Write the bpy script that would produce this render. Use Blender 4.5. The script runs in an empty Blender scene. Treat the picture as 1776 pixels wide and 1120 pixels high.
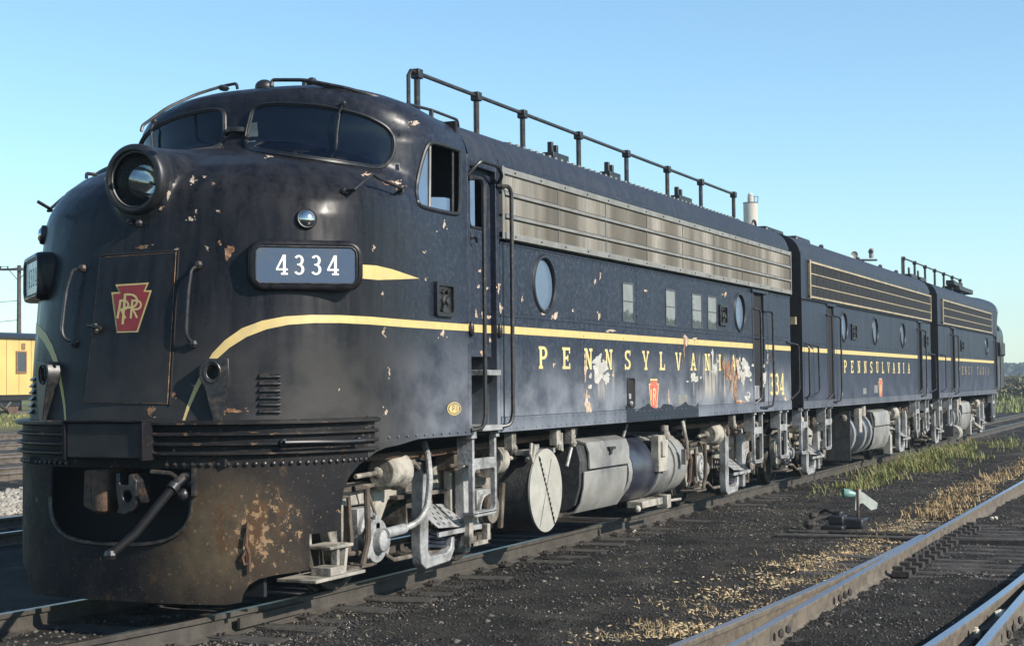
import bpy, math, random
import numpy as np
from mathutils import Vector, Matrix
from mathutils.geometry import delaunay_2d_cdt
random.seed(4); RNG = np.random.default_rng(4)
R = math.radians
S = bpy.context.scene
COL = S.collection

# ------------------------------------------------------------------ camera, sky, sun, exposure
CAM = np.array([-23.8191, -7.4491, 1.6863])
FW = np.array([0.911695, 0.409023, 0.03888]); FW /= np.linalg.norm(FW)
RT = np.array([0.409672, -0.912177, -0.010151]); RT -= RT.dot(FW) * FW; RT /= np.linalg.norm(RT)
UP = np.cross(RT, FW)
FPX = 2692.1
cd = bpy.data.cameras.new('camera'); cam = bpy.data.objects.new('camera', cd); COL.objects.link(cam)
cd.sensor_width = 36; cd.lens = 36 * FPX / 1776; cd.clip_start = 0.1; cd.clip_end = 8000
m = Matrix.Identity(4)
for i in range(3):
    m[i][0] = RT[i]; m[i][1] = UP[i]; m[i][2] = -FW[i]; m[i][3] = CAM[i]
cam.matrix_world = m
S.camera = cam
SUN_EL, SUN_AZ = R(30), R(7)
w = bpy.data.worlds.new('World'); S.world = w; w.use_nodes = True
nt = w.node_tree; nt.nodes.clear()
sky = nt.nodes.new('ShaderNodeTexSky'); sky.sky_type = 'NISHITA'; sky.sun_disc = False
sky.sun_elevation = SUN_EL; sky.sun_rotation = math.pi + SUN_AZ
sky.altitude = 0; sky.air_density = 1.0; sky.dust_density = 0.25; sky.ozone_density = 1.6
bg = nt.nodes.new('ShaderNodeBackground'); bg.inputs[1].default_value = 0.108
ow = nt.nodes.new('ShaderNodeOutputWorld')
tint = nt.nodes.new('ShaderNodeMix'); tint.data_type = 'RGBA'; tint.blend_type = 'MULTIPLY'; tint.inputs[0].default_value = 1
tint.inputs[7].default_value = (.86, 1.065, 1.12, 1); nt.links.new(sky.outputs[0], tint.inputs[6]); nt.links.new(tint.outputs[2], bg.inputs[0]); nt.links.new(bg.outputs[0], ow.inputs[0])
sl = bpy.data.lights.new('sun', 'SUN'); sl.energy = 5.0; sl.angle = R(0.53); sl.color = (1.0, 0.93, 0.82)
so = bpy.data.objects.new('sun', sl); COL.objects.link(so)
sdir = Vector((-math.sin(SUN_AZ) * math.cos(SUN_EL), -math.cos(SUN_AZ) * math.cos(SUN_EL), math.sin(SUN_EL)))
so.rotation_euler = sdir.to_track_quat('Z', 'Y').to_euler(); so.location = (0, -40, 40)
S.view_settings.view_transform = 'Standard'; S.view_settings.look = 'None'
S.view_settings.exposure = 0.72; S.view_settings.gamma = 1.0; S.view_settings.use_curve_mapping = False

# ------------------------------------------------------------------ helpers
def ray(u, v):
    d = FW + RT * (u - 888) / FPX - UP * (v - 560) / FPX
    return d
def at(u, v, y):
    d = ray(u, v); t = (y - CAM[1]) / d[1]; return CAM + t * d
def atz(u, v, z):
    d = ray(u, v); t = (z - CAM[2]) / d[2]; return CAM + t * d
def atd(u, v, dist):
    d = ray(u, v); h = math.hypot(d[0], d[1]); return CAM + d * dist / h

class MB:
    def __init__(s): s.v = []; s.f = []
    def add(s, vs, fs):
        b = len(s.v); s.v += [tuple(map(float, p)) for p in vs]; s.f += [tuple(i + b for i in f) for f in fs]
        return s
    def box(s, x0, x1, y0, y1, z0, z1):
        vs = [(x, y, z) for x in (x0, x1) for y in (y0, y1) for z in (z0, z1)]
        return s.add(vs, [(0, 1, 3, 2), (4, 6, 7, 5), (0, 4, 5, 1), (2, 3, 7, 6), (0, 2, 6, 4), (1, 5, 7, 3)])
    def obox(s, c, ax, ay, az, h):
        c = np.array(c, float); A = [np.array(a, float) for a in (ax, ay, az)]
        vs = [c + A[0] * i * h[0] + A[1] * j * h[1] + A[2] * k * h[2] for i in (-1, 1) for j in (-1, 1) for k in (-1, 1)]
        return s.add(vs, [(0, 1, 3, 2), (4, 6, 7, 5), (0, 4, 5, 1), (2, 3, 7, 6), (0, 2, 6, 4), (1, 5, 7, 3)])
    def lathe(s, o, ax, prof, n=24, cap=True):
        o = np.array(o, float); ax = np.array(ax, float); ax /= np.linalg.norm(ax)
        t = np.array([0, 0, 1.]) if abs(ax[2]) < .9 else np.array([1., 0, 0])
        e1 = np.cross(ax, t); e1 /= np.linalg.norm(e1); e2 = np.cross(ax, e1)
        vs = []; fs = []
        for (d, r) in prof:
            for k in range(n):
                a = 2 * math.pi * k / n
                vs.append(o + ax * d + (e1 * math.cos(a) + e2 * math.sin(a)) * r)
        for i in range(len(prof) - 1):
            for k in range(n):
                fs.append((i * n + k, i * n + (k + 1) % n, (i + 1) * n + (k + 1) % n, (i + 1) * n + k))
        if cap:
            fs.append(tuple(range(n))[::-1]); fs.append(tuple((len(prof) - 1) * n + k for k in range(n)))
        return s.add(vs, fs)
    def cyl(s, p0, p1, r, n=12, r2=None):
        p0 = np.array(p0, float); p1 = np.array(p1, float)
        return s.lathe(p0, p1 - p0, [(0, r), (np.linalg.norm(p1 - p0), r if r2 is None else r2)], n)
    def tube(s, pts, r, n=8, closed=False):
        P = [np.array(p, float) for p in pts]; N = len(P); vs = []; fs = []
        up = np.array([0.13, 0.21, 1.0])
        e1 = None
        for i in range(N):
            if closed: t = P[(i + 1) % N] - P[i - 1]
            else: t = P[min(i + 1, N - 1)] - P[max(i - 1, 0)]
            t = t / (np.linalg.norm(t) + 1e-9)
            if e1 is None:
                e1 = np.cross(t, up)
                if np.linalg.norm(e1) < .1: e1 = np.cross(t, [1, 0, 0])
            e1 = e1 - t * e1.dot(t); e1 /= np.linalg.norm(e1); e2 = np.cross(t, e1)
            for k in range(n):
                a = 2 * math.pi * k / n; vs.append(P[i] + (e1 * math.cos(a) + e2 * math.sin(a)) * r)
        M = N if closed else N - 1
        for i in range(M):
            j = (i + 1) % N
            for k in range(n): fs.append((i * n + k, i * n + (k + 1) % n, j * n + (k + 1) % n, j * n + k))
        if not closed:
            fs.append(tuple(range(n))[::-1]); fs.append(tuple((N - 1) * n + k for k in range(n)))
        return s.add(vs, fs)
    def prism(s, poly, f0, f1):
        """poly of 2D points; f0/f1 map a 2D point to the near and the far face"""
        n = len(poly)
        pts, tris = tri2d([poly])
        vs = [f0(*p) for p in pts] + [f1(*p) for p in pts]; N = len(pts)
        fs = [tuple(t) for t in tris] + [tuple(i + N for i in t[::-1]) for t in tris]
        cnt = {}
        for t in tris:
            for a, b in ((t[0], t[1]), (t[1], t[2]), (t[2], t[0])): cnt[(a, b)] = 1
        for (a, b) in cnt:
            if (b, a) not in cnt: fs.append((a, a + N, b + N, b))
        return s.add(vs, fs)
    def sphere(s, c, r, n=10, sc=(1, 1, 1)):
        vs = []; fs = []; m = n // 2
        for i in range(m + 1):
            th = math.pi * i / m
            for k in range(n):
                a = 2 * math.pi * k / n
                vs.append((c[0] + r * sc[0] * math.sin(th) * math.cos(a), c[1] + r * sc[1] * math.sin(th) * math.sin(a), c[2] + r * sc[2] * math.cos(th)))
        for i in range(m):
            for k in range(n): fs.append((i * n + k, (i + 1) * n + k, (i + 1) * n + (k + 1) % n, i * n + (k + 1) % n))
        return s.add(vs, fs)
    def build(s, name, mat, parent=None, smooth=35, bevel=0):
        me = bpy.data.meshes.new(name); me.from_pydata(s.v, [], s.f); me.update()
        return obj(name, me, mat, parent, smooth, bevel)

ROOTLOC = {}
def obj(name, me, mat, parent=None, smooth=35, bevel=0):
    me.validate()
    if mat is not None: me.materials.append(mat)
    if smooth:
        me.polygons.foreach_set('use_smooth', [True] * len(me.polygons))
        me.set_sharp_from_angle(angle=R(smooth))
    o = bpy.data.objects.new(name, me); COL.objects.link(o)
    if parent is not None: setpar(o, parent)
    if bevel:
        b = o.modifiers.new('bevel', 'BEVEL'); b.width = bevel; b.segments = 2; b.limit_method = 'ANGLE'; b.angle_limit = R(40)
        b.harden_normals = False
    return o
def setpar(o, parent):
    o.parent = parent
    if parent.type == 'EMPTY': o.matrix_parent_inverse = Matrix.Translation(-Vector(parent.location))
def thing(name, label, cat, loc=(0, 0, 0), group=None):
    o = bpy.data.objects.new(name, None); COL.objects.link(o); o.location = loc; o.empty_display_size = .2
    o['label'] = label; o['category'] = cat
    if group: o['group'] = group
    return o
def tag(o, label=None, cat=None, group=None, kind=None):
    if label: o['label'] = label
    if cat: o['category'] = cat
    if group: o['group'] = group
    if kind: o['kind'] = kind
    return o
def copy_tree(o, dx, parent=None):
    c = o.copy(); COL.objects.link(c)
    if parent is not None: setpar(c, parent)
    c.location = (o.location[0] + dx, o.location[1], o.location[2])
    for ch in list(o.children):
        k = ch.copy(); COL.objects.link(k); k.parent = c
    return c

def inpoly(P, poly):
    x, y = P[:, 0], P[:, 1]; q = np.array(poly); r = np.zeros(len(P), bool); n = len(q)
    for i in range(n):
        x1, y1 = q[i]; x2, y2 = q[(i + 1) % n]
        c = ((y1 > y) != (y2 > y)) & (x < (x2 - x1) * (y - y1) / ((y2 - y1) if y2 != y1 else 1e-12) + x1)
        r ^= c
    return r
def tri2d(polys, holes=(), grid=0, dens=0):
    """triangulate the union of polys minus the holes, with a grid of inner points"""
    vs = []; es = []
    for p in list(polys) + list(holes):
        q = []
        n = len(p)
        for i in range(n):
            a = np.array(p[i], float); b = np.array(p[(i + 1) % n], float)
            k = max(1, int(np.linalg.norm(b - a) / dens)) if dens else 1
            for j in range(k): q.append(a + (b - a) * j / k)
        b0 = len(vs); vs += [tuple(x) for x in q]; es += [(b0 + i, b0 + (i + 1) % len(q)) for i in range(len(q))]
    if grid:
        A = np.array(vs); lo = A.min(0); hi = A.max(0)
        gx = np.arange(lo[0] + grid * .5, hi[0], grid); gy = np.arange(lo[1] + grid * .5, hi[1], grid)
        G = np.array([(x, y) for x in gx for y in gy])
        if len(G):
            k = np.zeros(len(G), bool)
            for p in polys: k |= inpoly(G, p)
            for p in holes: k &= ~inpoly(G, p)
            vs += [tuple(x) for x in G[k]]
    r = delaunay_2d_cdt([Vector(x) for x in vs], es, [], 0, 1e-6)
    V = np.array([tuple(x) for x in r[0]]); F = [f for f in r[2]]
    C = np.array([V[list(f)].mean(0) for f in F])
    k = np.zeros(len(F), bool)
    for p in polys: k |= inpoly(C, p)
    for p in holes: k &= ~inpoly(C, p)
    out = []
    for f, kk in zip(F, k):
        if kk:
            a, b, c = V[f[0]], V[f[1]], V[f[2]]
            s = (b[0] - a[0]) * (c[1] - a[1]) - (b[1] - a[1]) * (c[0] - a[0])
            out.append(tuple(f) if s > 0 else tuple(f[::-1]))
    return V, out
def rrect(x0, x1, y0, y1, r, n=5):
    p = []
    for cx, cy, a0 in ((x1 - r, y1 - r, 0), (x0 + r, y1 - r, 90), (x0 + r, y0 + r, 180), (x1 - r, y0 + r, 270)):
        for k in range(n + 1):
            a = R(a0 + 90 * k / n); p.append((cx + r * math.cos(a), cy + r * math.sin(a)))
    return p
def circ(cx, cy, r, n=28, sy=1): return [(cx + r * math.cos(2 * math.pi * k / n), cy + r * sy * math.sin(2 * math.pi * k / n)) for k in range(n)]

# ------------------------------------------------------------------ materials
class NB:
    def __init__(s, name):
        s.m = bpy.data.materials.new(name); s.m.use_nodes = True; s.t = s.m.node_tree; s.t.nodes.clear()
        s.out = s.n('ShaderNodeOutputMaterial'); s.p = s.n('ShaderNodeBsdfPrincipled'); s.l(s.p.outputs[0], s.out.inputs[0])
        s.tc = s.n('ShaderNodeTexCoord').outputs['Object']
    def n(s, t): return s.t.nodes.new(t)
    def l(s, a, b): s.t.links.new(a, b)
    def put(s, sock, v):
        if isinstance(v, (int, float)): sock.default_value = v
        elif isinstance(v, tuple): sock.default_value = v if len(v) == 4 or len(sock.default_value) == 3 else (*v, 1)
        else: s.l(v, sock)
    def map(s, sc, rot=(0, 0, 0), loc=(0, 0, 0), src=None):
        n = s.n('ShaderNodeMapping'); n.inputs['Scale'].default_value = sc; n.inputs['Rotation'].default_value = rot
        n.inputs['Location'].default_value = loc; s.l(src or s.tc, n.inputs[0]); return n.outputs[0]
    def noise(s, scale, detail=4, rough=.55, vec=None, out=0):
        n = s.n('ShaderNodeTexNoise'); n.inputs['Scale'].default_value = scale; n.inputs['Detail'].default_value = detail
        n.inputs['Roughness'].default_value = rough; s.l(vec or s.tc, n.inputs['Vector']); return n.outputs[out]
    def ramp(s, f, a, b, lo=0., hi=1.):
        n = s.n('ShaderNodeMapRange'); n.interpolation_type = 'SMOOTHSTEP'; s.put(n.inputs[0], f)
        n.inputs[1].default_value = a; n.inputs[2].default_value = b; n.inputs[3].default_value = lo; n.inputs[4].default_value = hi
        return n.outputs[0]
    def mix(s, f, a, b, mode='MIX'):
        n = s.n('ShaderNodeMix'); n.data_type = 'RGBA'; n.blend_type = mode; s.put(n.inputs[0], f); s.put(n.inputs[6], a); s.put(n.inputs[7], b)
        return n.outputs[2]
    def math(s, op, a, b=0.):
        n = s.n('ShaderNodeMath'); n.operation = op; s.put(n.inputs[0], a); s.put(n.inputs[1], b); return n.outputs[0]
    def sep(s, i, src=None):
        n = s.n('ShaderNodeSeparateXYZ'); s.l(src or s.tc, n.inputs[0]); return n.outputs[i]
    def bump(s, h, dist=.01, strength=1.):
        n = s.n('ShaderNodeBump'); n.inputs['Distance'].default_value = dist; n.inputs['Strength'].default_value = strength
        s.l(h, n.inputs['Height']); s.l(n.outputs[0], s.p.inputs['Normal'])
    def fin(s, col, rough=.5, metal=0., spec=None):
        if not isinstance(col, tuple) or True: col = s.mix(1., col, (.82, .82, .82), 'MULTIPLY')
        s.put(s.p.inputs['Base Color'], col); s.put(s.p.inputs['Roughness'], rough); s.put(s.p.inputs['Metallic'], metal)
        if spec is not None: s.put(s.p.inputs['Specular IOR Level'], spec)
        return s.m
def simple(name, col, rough=.6, metal=0., var=.25, scale=9, bump=0, spec=None, dirt=None):
    b = NB(name); n = b.noise(scale, 5)
    lo = tuple(c * (1 - var) for c in col); hi = tuple(min(1, c * (1 + var)) for c in col)
    c = b.mix(b.ramp(n, .3, .7), lo, hi)
    if dirt:
        c = b.mix(b.ramp(b.noise(scale * .45, 6, .65), .48, .66, 0, dirt[1]), c, dirt[0])
    if bump: b.bump(b.noise(scale * 5, 5, .6), bump)
    return b.fin(c, rough, metal, spec)

def loco_paint(name, base, fade, dust, ztop, zbot, rough=.42, chips=.0, rustlow=0., base2=None, fade2=None, dust2=None, spec=.22, smear=False):
    b = NB(name)
    if base2:
        k = b.ramp(b.sep(0), -13.3, -11.9); base = b.mix(k, base, base2); fade = b.mix(k, fade, fade2); dust = b.mix(k, dust, dust2)
    big = b.noise(.9, 3, .5)
    streak = b.noise(3.0, 5, .6, b.map((3.2, 3.2, .28)))
    fine = b.noise(26, 4, .6)
    f = b.math('MULTIPLY', b.ramp(streak, .3, .75), b.ramp(big, .25, .75, .45, 1.))
    c = b.mix(f, base, fade)
    c = b.mix(b.math('MULTIPLY', b.ramp(b.noise(9.0, 6, .7, b.map((2.6, 2.6, .16), loc=(3, 3, 1))), .56, .74), .5), c, fade)
    z = b.sep(2)
    d = b.math('MULTIPLY', b.ramp(z, ztop, zbot), b.ramp(b.noise(1.7, 5, .6, b.map((1, 1, 1.3), loc=(3, 1, 7))), .3, .68, .15, 1.))
    c = b.mix(d, c, dust)
    c = b.mix(b.ramp(fine, .45, .8, 0, .22), c, dust)
    if rustlow:
        r = b.math('MULTIPLY', b.ramp(b.noise(3.1, 9, .72, b.map((1, 1, .55), loc=(1.2, .4, 3.1))), .53, .60), rustlow)
        c = b.mix(r, c, (.26, .125, .045))
        r2 = b.math('MULTIPLY', b.ramp(b.noise(17, 6, .7), .61, .66), rustlow * .9)
        c = b.mix(r2, c, (.36, .20, .08))
    if chips:
        ch = b.math('MULTIPLY', b.ramp(b.noise(7.5, 7, .66, b.map((1, 1, 1), loc=(5, 2, 1))), .715, .73), chips)
        c = b.mix(ch, c, (.36, .24, .16))
    if smear:
        x = b.sep(0); st = b.noise(2.6, 7, .68, b.map((2.6, 1, .35), loc=(.7, 0, 2)))
        for x0, x1, z0, z1, am in ((-5.3, -2.5, 1.40, 2.10, .95), (-8.75, -7.6, 1.45, 1.98, .8), (-2.1, -.2, 1.4, 1.9, .4)):
            w_ = min(.45, (x1 - x0) / 2)
            mk = b.math('MULTIPLY', b.math('MULTIPLY', b.ramp(x, x0, x0 + w_), b.ramp(x, x1, x1 - w_)), b.math('MULTIPLY', b.ramp(z, z0, z0 + .2), b.ramp(z, z1, z1 - .15)))
            c = b.mix(b.math('MULTIPLY', b.math('MULTIPLY', mk, b.ramp(st, .46, .66)), am), c, (.36, .335, .29))
            rs = b.noise(3.3, 6, .7, b.map((3.4, 1, .3), loc=(4.7, 0, 1)))
            c = b.mix(b.math('MULTIPLY', b.math('MULTIPLY', mk, b.ramp(rs, .60, .70)), am), c, (.27, .18, .11))
    sp = b.ramp(b.noise(95, 2, .5), .74, .77)
    c = b.mix(b.math('MULTIPLY', sp, .35), c, (.3, .26, .2))
    b.bump(b.math('ADD', b.noise(1.6, 3, .5), b.math('MULTIPLY', b.noise(11, 5, .6), .02)), .04, .4)
    ro = b.math('ADD', b.math('MULTIPLY', d, .3), b.ramp(streak, .2, .8, rough - .08, rough + .12))
    return b.fin(c, ro, 0., spec)

M = {}
M['nose'] = loco_paint('nose_paint', (.0075, .0078, .0105), (.027, .0265, .030), (.052, .049, .047), 2.4, 1.45, .31, .25, 0, (.0135, .018, .031), (.028, .034, .052), (.15, .16, .185), .15)
M['side'] = loco_paint('side_paint', (.0135, .018, .031), (.030, .037, .058), (.20, .215, .245), 2.15, 1.35, .46, .12, smear=True)
M['side2'] = loco_paint('side_paint_rear', (.016, .021, .036), (.034, .042, .064), (.070, .080, .110), 2.3, 1.15, .46, .2)
M['roof'] = loco_paint('roof_paint', (.018, .021, .031), (.040, .044, .057), (.09, .09, .095), 3.6, 3.2, .5, .0)
M['sill'] = loco_paint('sill_paint', (.06, .07, .095), (.12, .135, .165), (.19, .205, .235), 1.5, 1.2, .5, .3)
def pilot_paint():
    b = NB('pilot_paint'); z = b.sep(2)
    c = b.mix(b.ramp(b.noise(1.5, 4, .6), .3, .7), (.0085, .0090, .012), (.020, .019, .020))
    # worn brown dust on the near shoulder of the pilot, rust spot beyond it
    def near(pt, r0, r1):
        v = b.n('ShaderNodeVectorMath'); v.operation = 'DISTANCE'; b.l(b.tc, v.inputs[0]); v.inputs[1].default_value = pt
        return b.ramp(v.outputs['Value'], r1, r0)
    d1 = near((-14.40, -.82, .55), .08, .85)
    c = b.mix(b.math('MULTIPLY', d1, b.ramp(b.noise(3, 6, .65), .3, .62, .35, 1.)), c, (.10, .075, .048))
    c = b.mix(b.math('MULTIPLY', b.ramp(z, .9, .1, .0, .55), b.ramp(b.noise(2.1, 7, .7, b.map((1, 1, .6), loc=(9, 2, 2))), .42, .62)), c, (.060, .045, .031))
    d2 = near((-14.22, -1.12, .62), .05, .52)
    n = b.noise(4.2, 10, .72, b.map((1, 1, .7), loc=(1.2, .4, 3.1)))
    c = b.mix(b.ramp(b.math('ADD', n, b.math('MULTIPLY', d2, .13)), .58, .68), c, (.085, .048, .027))
    n2 = b.noise(19, 8, .72, b.map((1, 1, .8)))
    c = b.mix(b.ramp(b.math('ADD', n2, b.math('MULTIPLY', d2, .12)), .645, .68), c, (.27, .175, .10))
    c = b.mix(b.math('MULTIPLY', b.ramp(b.noise(70, 3, .6), .66, .70), .7), c, (.26, .19, .12))
    b.bump(b.noise(2.2, 4, .55), .03, .5)
    return b.fin(c, b.ramp(n, .3, .7, .42, .66), 0, .09)
M['pilot'] = pilot_paint()
def rib_paint():
    b = NB('rib_paint'); c = b.mix(b.ramp(b.noise(2.5, 5, .6), .3, .7), (.011, .011, .013), (.032, .029, .027))
    c = b.mix(b.ramp(b.noise(9, 8, .72, b.map((1, 1, 2.5))), .57, .63), c, (.17, .10, .055))
    b.bump(b.noise(9, 5, .6), .006); return b.fin(c, .45, 0, .2)
M['pilotrib'] = rib_paint()
M['black'] = simple('black_iron', (.013, .013, .015), .45, .0, .35, 14)
M['dark'] = simple('dark_void', (.006, .006, .007), .9, 0, .2, 4)
M['grab'] = simple('worn_grab_iron', (.022, .022, .025), .38, .2, .5, 30, dirt=((.12, .08, .05), .5))
M['rubber'] = simple('rubber', (.006, .006, .007), .7, 0, .3, 20, spec=.15)
M['yellow'] = simple('yellow_stripe', (.60, .44, .17), .5, 0, .07, 12, dirt=((.45, .36, .2), .5))
M['letter'] = simple('yellow_lettering', (.66, .52, .22), .5, 0, .1, 18, dirt=((.4, .34, .22), .55))
M['faint'] = simple('worn_lettering', (.30, .22, .13), .6, 0, .2, 18, dirt=((.12, .11, .11), .8))
M['white'] = simple('white_numerals', (.8, .79, .75), .5, 0, .04, 12)
M['red'] = simple('keystone_red', (.26, .018, .016), .4, 0, .15, 12)
M['pink'] = simple('keystone_faded_red', (.55, .12, .08), .5, 0, .2, 12)
M['chip'] = simple('bare_primer_patch', (.44, .345, .265), .8, 0, .35, 22, dirt=((.25, .12, .06), .8))
M['patch'] = simple('peeled_white_patch', (.42, .405, .37), .8, 0, .2, 10, dirt=((.28, .25, .2), .6))
M['rustpatch'] = simple('rust_patch', (.20, .10, .05), .85, 0, .5, 26, dirt=((.45, .3, .2), .7))
M['stain'] = simple('dark_smudge', (.010, .013, .022), .5, 0, .3, 6)
M['truck'] = simple('dusty_truck_iron', (.32, .295, .255), .72, 0, .3, 5, .007, dirt=((.05, .04, .031), .92))
M['truck2'] = simple('silver_truck_iron', (.35, .35, .35), .5, .25, .25, 8, .008, dirt=((.09, .08, .07), .7))
M['truckd'] = simple('brake_dust_iron', (.075, .058, .044), .85, 0, .4, 5, .006, dirt=((.24, .215, .18), .6))
M['wheel'] = simple('wheel_steel', (.06, .055, .05), .55, .4, .4, 10, dirt=((.16, .13, .10), .6))
M['tank'] = simple('dusty_tank', (.25, .245, .23), .6, .1, .18, 3.2, .006, dirt=((.10, .10, .105), .75))
M['tankblue'] = simple('dark_blue_tank', (.024, .028, .045), .35, .1, .4, 4, dirt=((.07, .07, .075), .7))  # glossy dark blue with greyer patches
M['tankdark'] = simple('grimy_shaded_tank', (.028, .028, .03), .6, 0, .4, 16, .01, dirt=((.10, .095, .085), .35))  # grime, plus the shade of faces turned from the sun painted in
M['disc'] = simple('whitewashed_disc', (.34, .33, .295), .75, 0, .1, 7, .004, dirt=((.30, .28, .24), .6))
M['rust'] = simple('rusty_iron', (.10, .052, .03), .8, 0, .45, 16, .01, dirt=((.03, .025, .022), .7))
M['rubberband'] = simple('blackened_wood', (.02, .018, .016), .85, 0, .4, 10, .01)

def grille_mat():
    b = NB('stainless_grille')
    s = b.noise(1.15, 3, .6, b.map((1, .01, .02), loc=(2.3, 0, 0)))
    f = b.noise(60, 3, .6, b.map((1, .01, .04)))
    c = b.mix(b.ramp(s, .40, .66), (.115, .098, .078), (.36, .325, .28))
    c = b.mix(b.ramp(f, .35, .7, 0, .55), c, (.14, .12, .095))
    c = b.mix(b.ramp(b.noise(4, 5, .6), .5, .7, 0, .4), c, (.2, .16, .12))
    return b.fin(c, .42, .55)
M['grille'] = grille_mat()
M['alu'] = simple('grille_frame', (.25, .24, .22), .5, .3, .15, 6, dirt=((.2, .18, .15), .6))
M['gold'] = simple('tarnished_frame', (.42, .33, .21), .5, .2, .2, 8, dirt=((.2, .18, .16), .6))
M['gridback'] = simple('grid_divider', (.10, .09, .075), .6, 0, .2, 10)
M['mesh'] = simple('black_mesh', (.013, .012, .012), .7, 0, .4, 30)
def glass(name, col, rough=.06, dirt=.25, spec=.5):
    b = NB(name); n = b.noise(5, 6, .65)
    c = b.mix(b.ramp(n, .45, .8, 0, dirt), col, (.10, .11, .12))
    b.bump(b.noise(2.2, 2, .5), .004, .4)
    return b.fin(c, b.ramp(n, .3, .8, rough, rough + .15), 0., spec)
M['wglass'] = glass('windshield_glass', (.003, .006, .014), .05, .03, .35)
M['skyglass'] = glass('sky_reflection_glass', (.10, .155, .24), .12, .35)  # clear panes; the blue sky reflection is painted into the base colour
M['portglass'] = glass('porthole_glass', (.11, .155, .22), .2, .15, .2)
M['milk'] = glass('board_glass', (.065, .095, .155), .2, .8, .3)
def dirty_window():
    b = NB('dirty_window_glass'); z = b.sep(2)
    n = b.noise(6, 5, .6)
    e = b.math('ADD', z, b.math('MULTIPLY', b.noise(8, 4, .6), .22))
    c = b.mix(b.ramp(e, 2.56, 2.60), (.02, .022, .02), (.20, .205, .20))
    c = b.mix(b.ramp(n, .4, .7, 0, .5), c, (.12, .11, .09))
    return b.fin(c, .3)
M['dwin'] = dirty_window()
M['chrome'] = simple('lamp_reflector', (.75, .75, .73), .12, 1., .05, 5)
def lens():
    b = NB('headlight_glass')
    b.put(b.p.inputs['Base Color'], (.9, .93, .95)); b.put(b.p.inputs['Roughness'], .03)
    b.put(b.p.inputs['Transmission Weight'], 1.); b.put(b.p.inputs['IOR'], 1.12); return b.m
M['lens'] = lens()

exec_marker = 0
# ------------------------------------------------------------------ shape of the nose and cab
HZ = [1.30, 1.57, 2.0, 2.7, 3.0, 3.1, 3.2, 3.3, 3.4, 3.5, 3.58, 3.65, 3.70, 3.76]
HX = [-14.43, -14.39, -14.34, -14.22, -14.17, -14.14, -14.09, -14.01, -13.89, -13.68, -13.40, -13.10, -12.86, -12.62]
HB = [1.51, 1.51, 1.51, 1.51, 1.51, 1.505, 1.485, 1.435, 1.34, 1.17, .95, .66, .36, .02]
HC = [-13.1, -13.1, -13.1, -13.1, -13.05, -13.0, -12.95, -12.9, -12.85, -12.8, -12.75, -12.7, -12.6, -12.55]
HN = [2.4, 2.4, 2.38, 2.38, 2.38, 2.35, 2.3, 2.3, 2.25, 2.2, 2.2, 2.2, 2.2, 2.2]
CZ = [1.3, 3.2, 3.69, 3.95, 4.04, 4.10, 4.15, 4.19, 4.215, 4.225]
CX = [-12.6, -12.99, -12.90, -12.83, -12.80, -12.75, -12.64, -12.46, -12.22, -11.95]
SZ = [1.2, 3.72, 3.80, 3.87, 3.93, 3.99, 4.03, 4.08, 4.13, 4.17, 4.20, 4.215, 4.225]
SB = [1.51, 1.51, 1.495, 1.465, 1.42, 1.345, 1.26, 1.10, .90, .68, .42, .20, .02]
def plan(x, y, xf, xc, B, n):
    A = np.maximum(xc - xf, .03); dx = np.maximum(xc - x, 0) / A
    return (np.power(dx ** n + (np.abs(y) / B) ** n + 1e-12, 1 / n) - 1) * np.minimum(A, B)
def f_hood(x, y, z):
    I = lambda t: np.interp(z, HZ, t)
    g = plan(x, y, I(HX), I(HC), I(HB), I(HN))
    return np.maximum(g, z - 3.76)
def f_cab(x, y, z):
    t_ = np.clip((-11.55 - x) / .75, 0, 1); z = z - .085 * t_ * t_ * (3 - 2 * t_) * np.clip((z - 3.80) / .4, 0, 1)
    g = plan(x, y, np.interp(z, CZ, CX), -11.9, np.interp(z, SZ, SB), 2.3 + .6 * np.clip((z - 3.75) / .25, 0, 1))
    return np.maximum(g, z - 4.225)
def norm_f(f, x, y, z, e=.004):
    v = f(x, y, z)
    gx = (f(x + e, y, z) - f(x - e, y, z)) / (2 * e); gy = (f(x, y + e, z) - f(x, y - e, z)) / (2 * e); gz = (f(x, y, z + e) - f(x, y, z - e)) / (2 * e)
    return v / np.maximum(np.sqrt(gx * gx + gy * gy + gz * gz), .3)
def smin(a, b, k):
    h = np.clip(.5 + .5 * (b - a) / k, 0, 1); return b * (1 - h) + a * h - k * h * (1 - h)
def sdf(x, y, z):
    a = norm_f(f_hood, x, y, z); b = norm_f(f_cab, x, y, z)
    t = np.clip((x + 14.12) / 1.3, 0, 1)
    h = np.sqrt(y * y + (z - (3.272 + .06 * t)) ** 2) - (.262 + .04 * t)
    h = np.maximum(h, np.maximum(-14.16 - x, x + 12.8))
    return smin(smin(a, b, .004 + .086 * np.clip((z - 2.95) / .4, 0, 1) * np.clip((-11.9 - x) / .3, 0, 1)), h, .10)
def grad(P, e=.01):
    x, y, z = P[:, 0], P[:, 1], P[:, 2]
    g = np.stack([sdf(x + e, y, z) - sdf(x - e, y, z), sdf(x, y + e, z) - sdf(x, y - e, z), sdf(x, y, z + e) - sdf(x, y, z - e)], -1)
    return g / (np.linalg.norm(g, axis=1, keepdims=True) + 1e-9)
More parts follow.
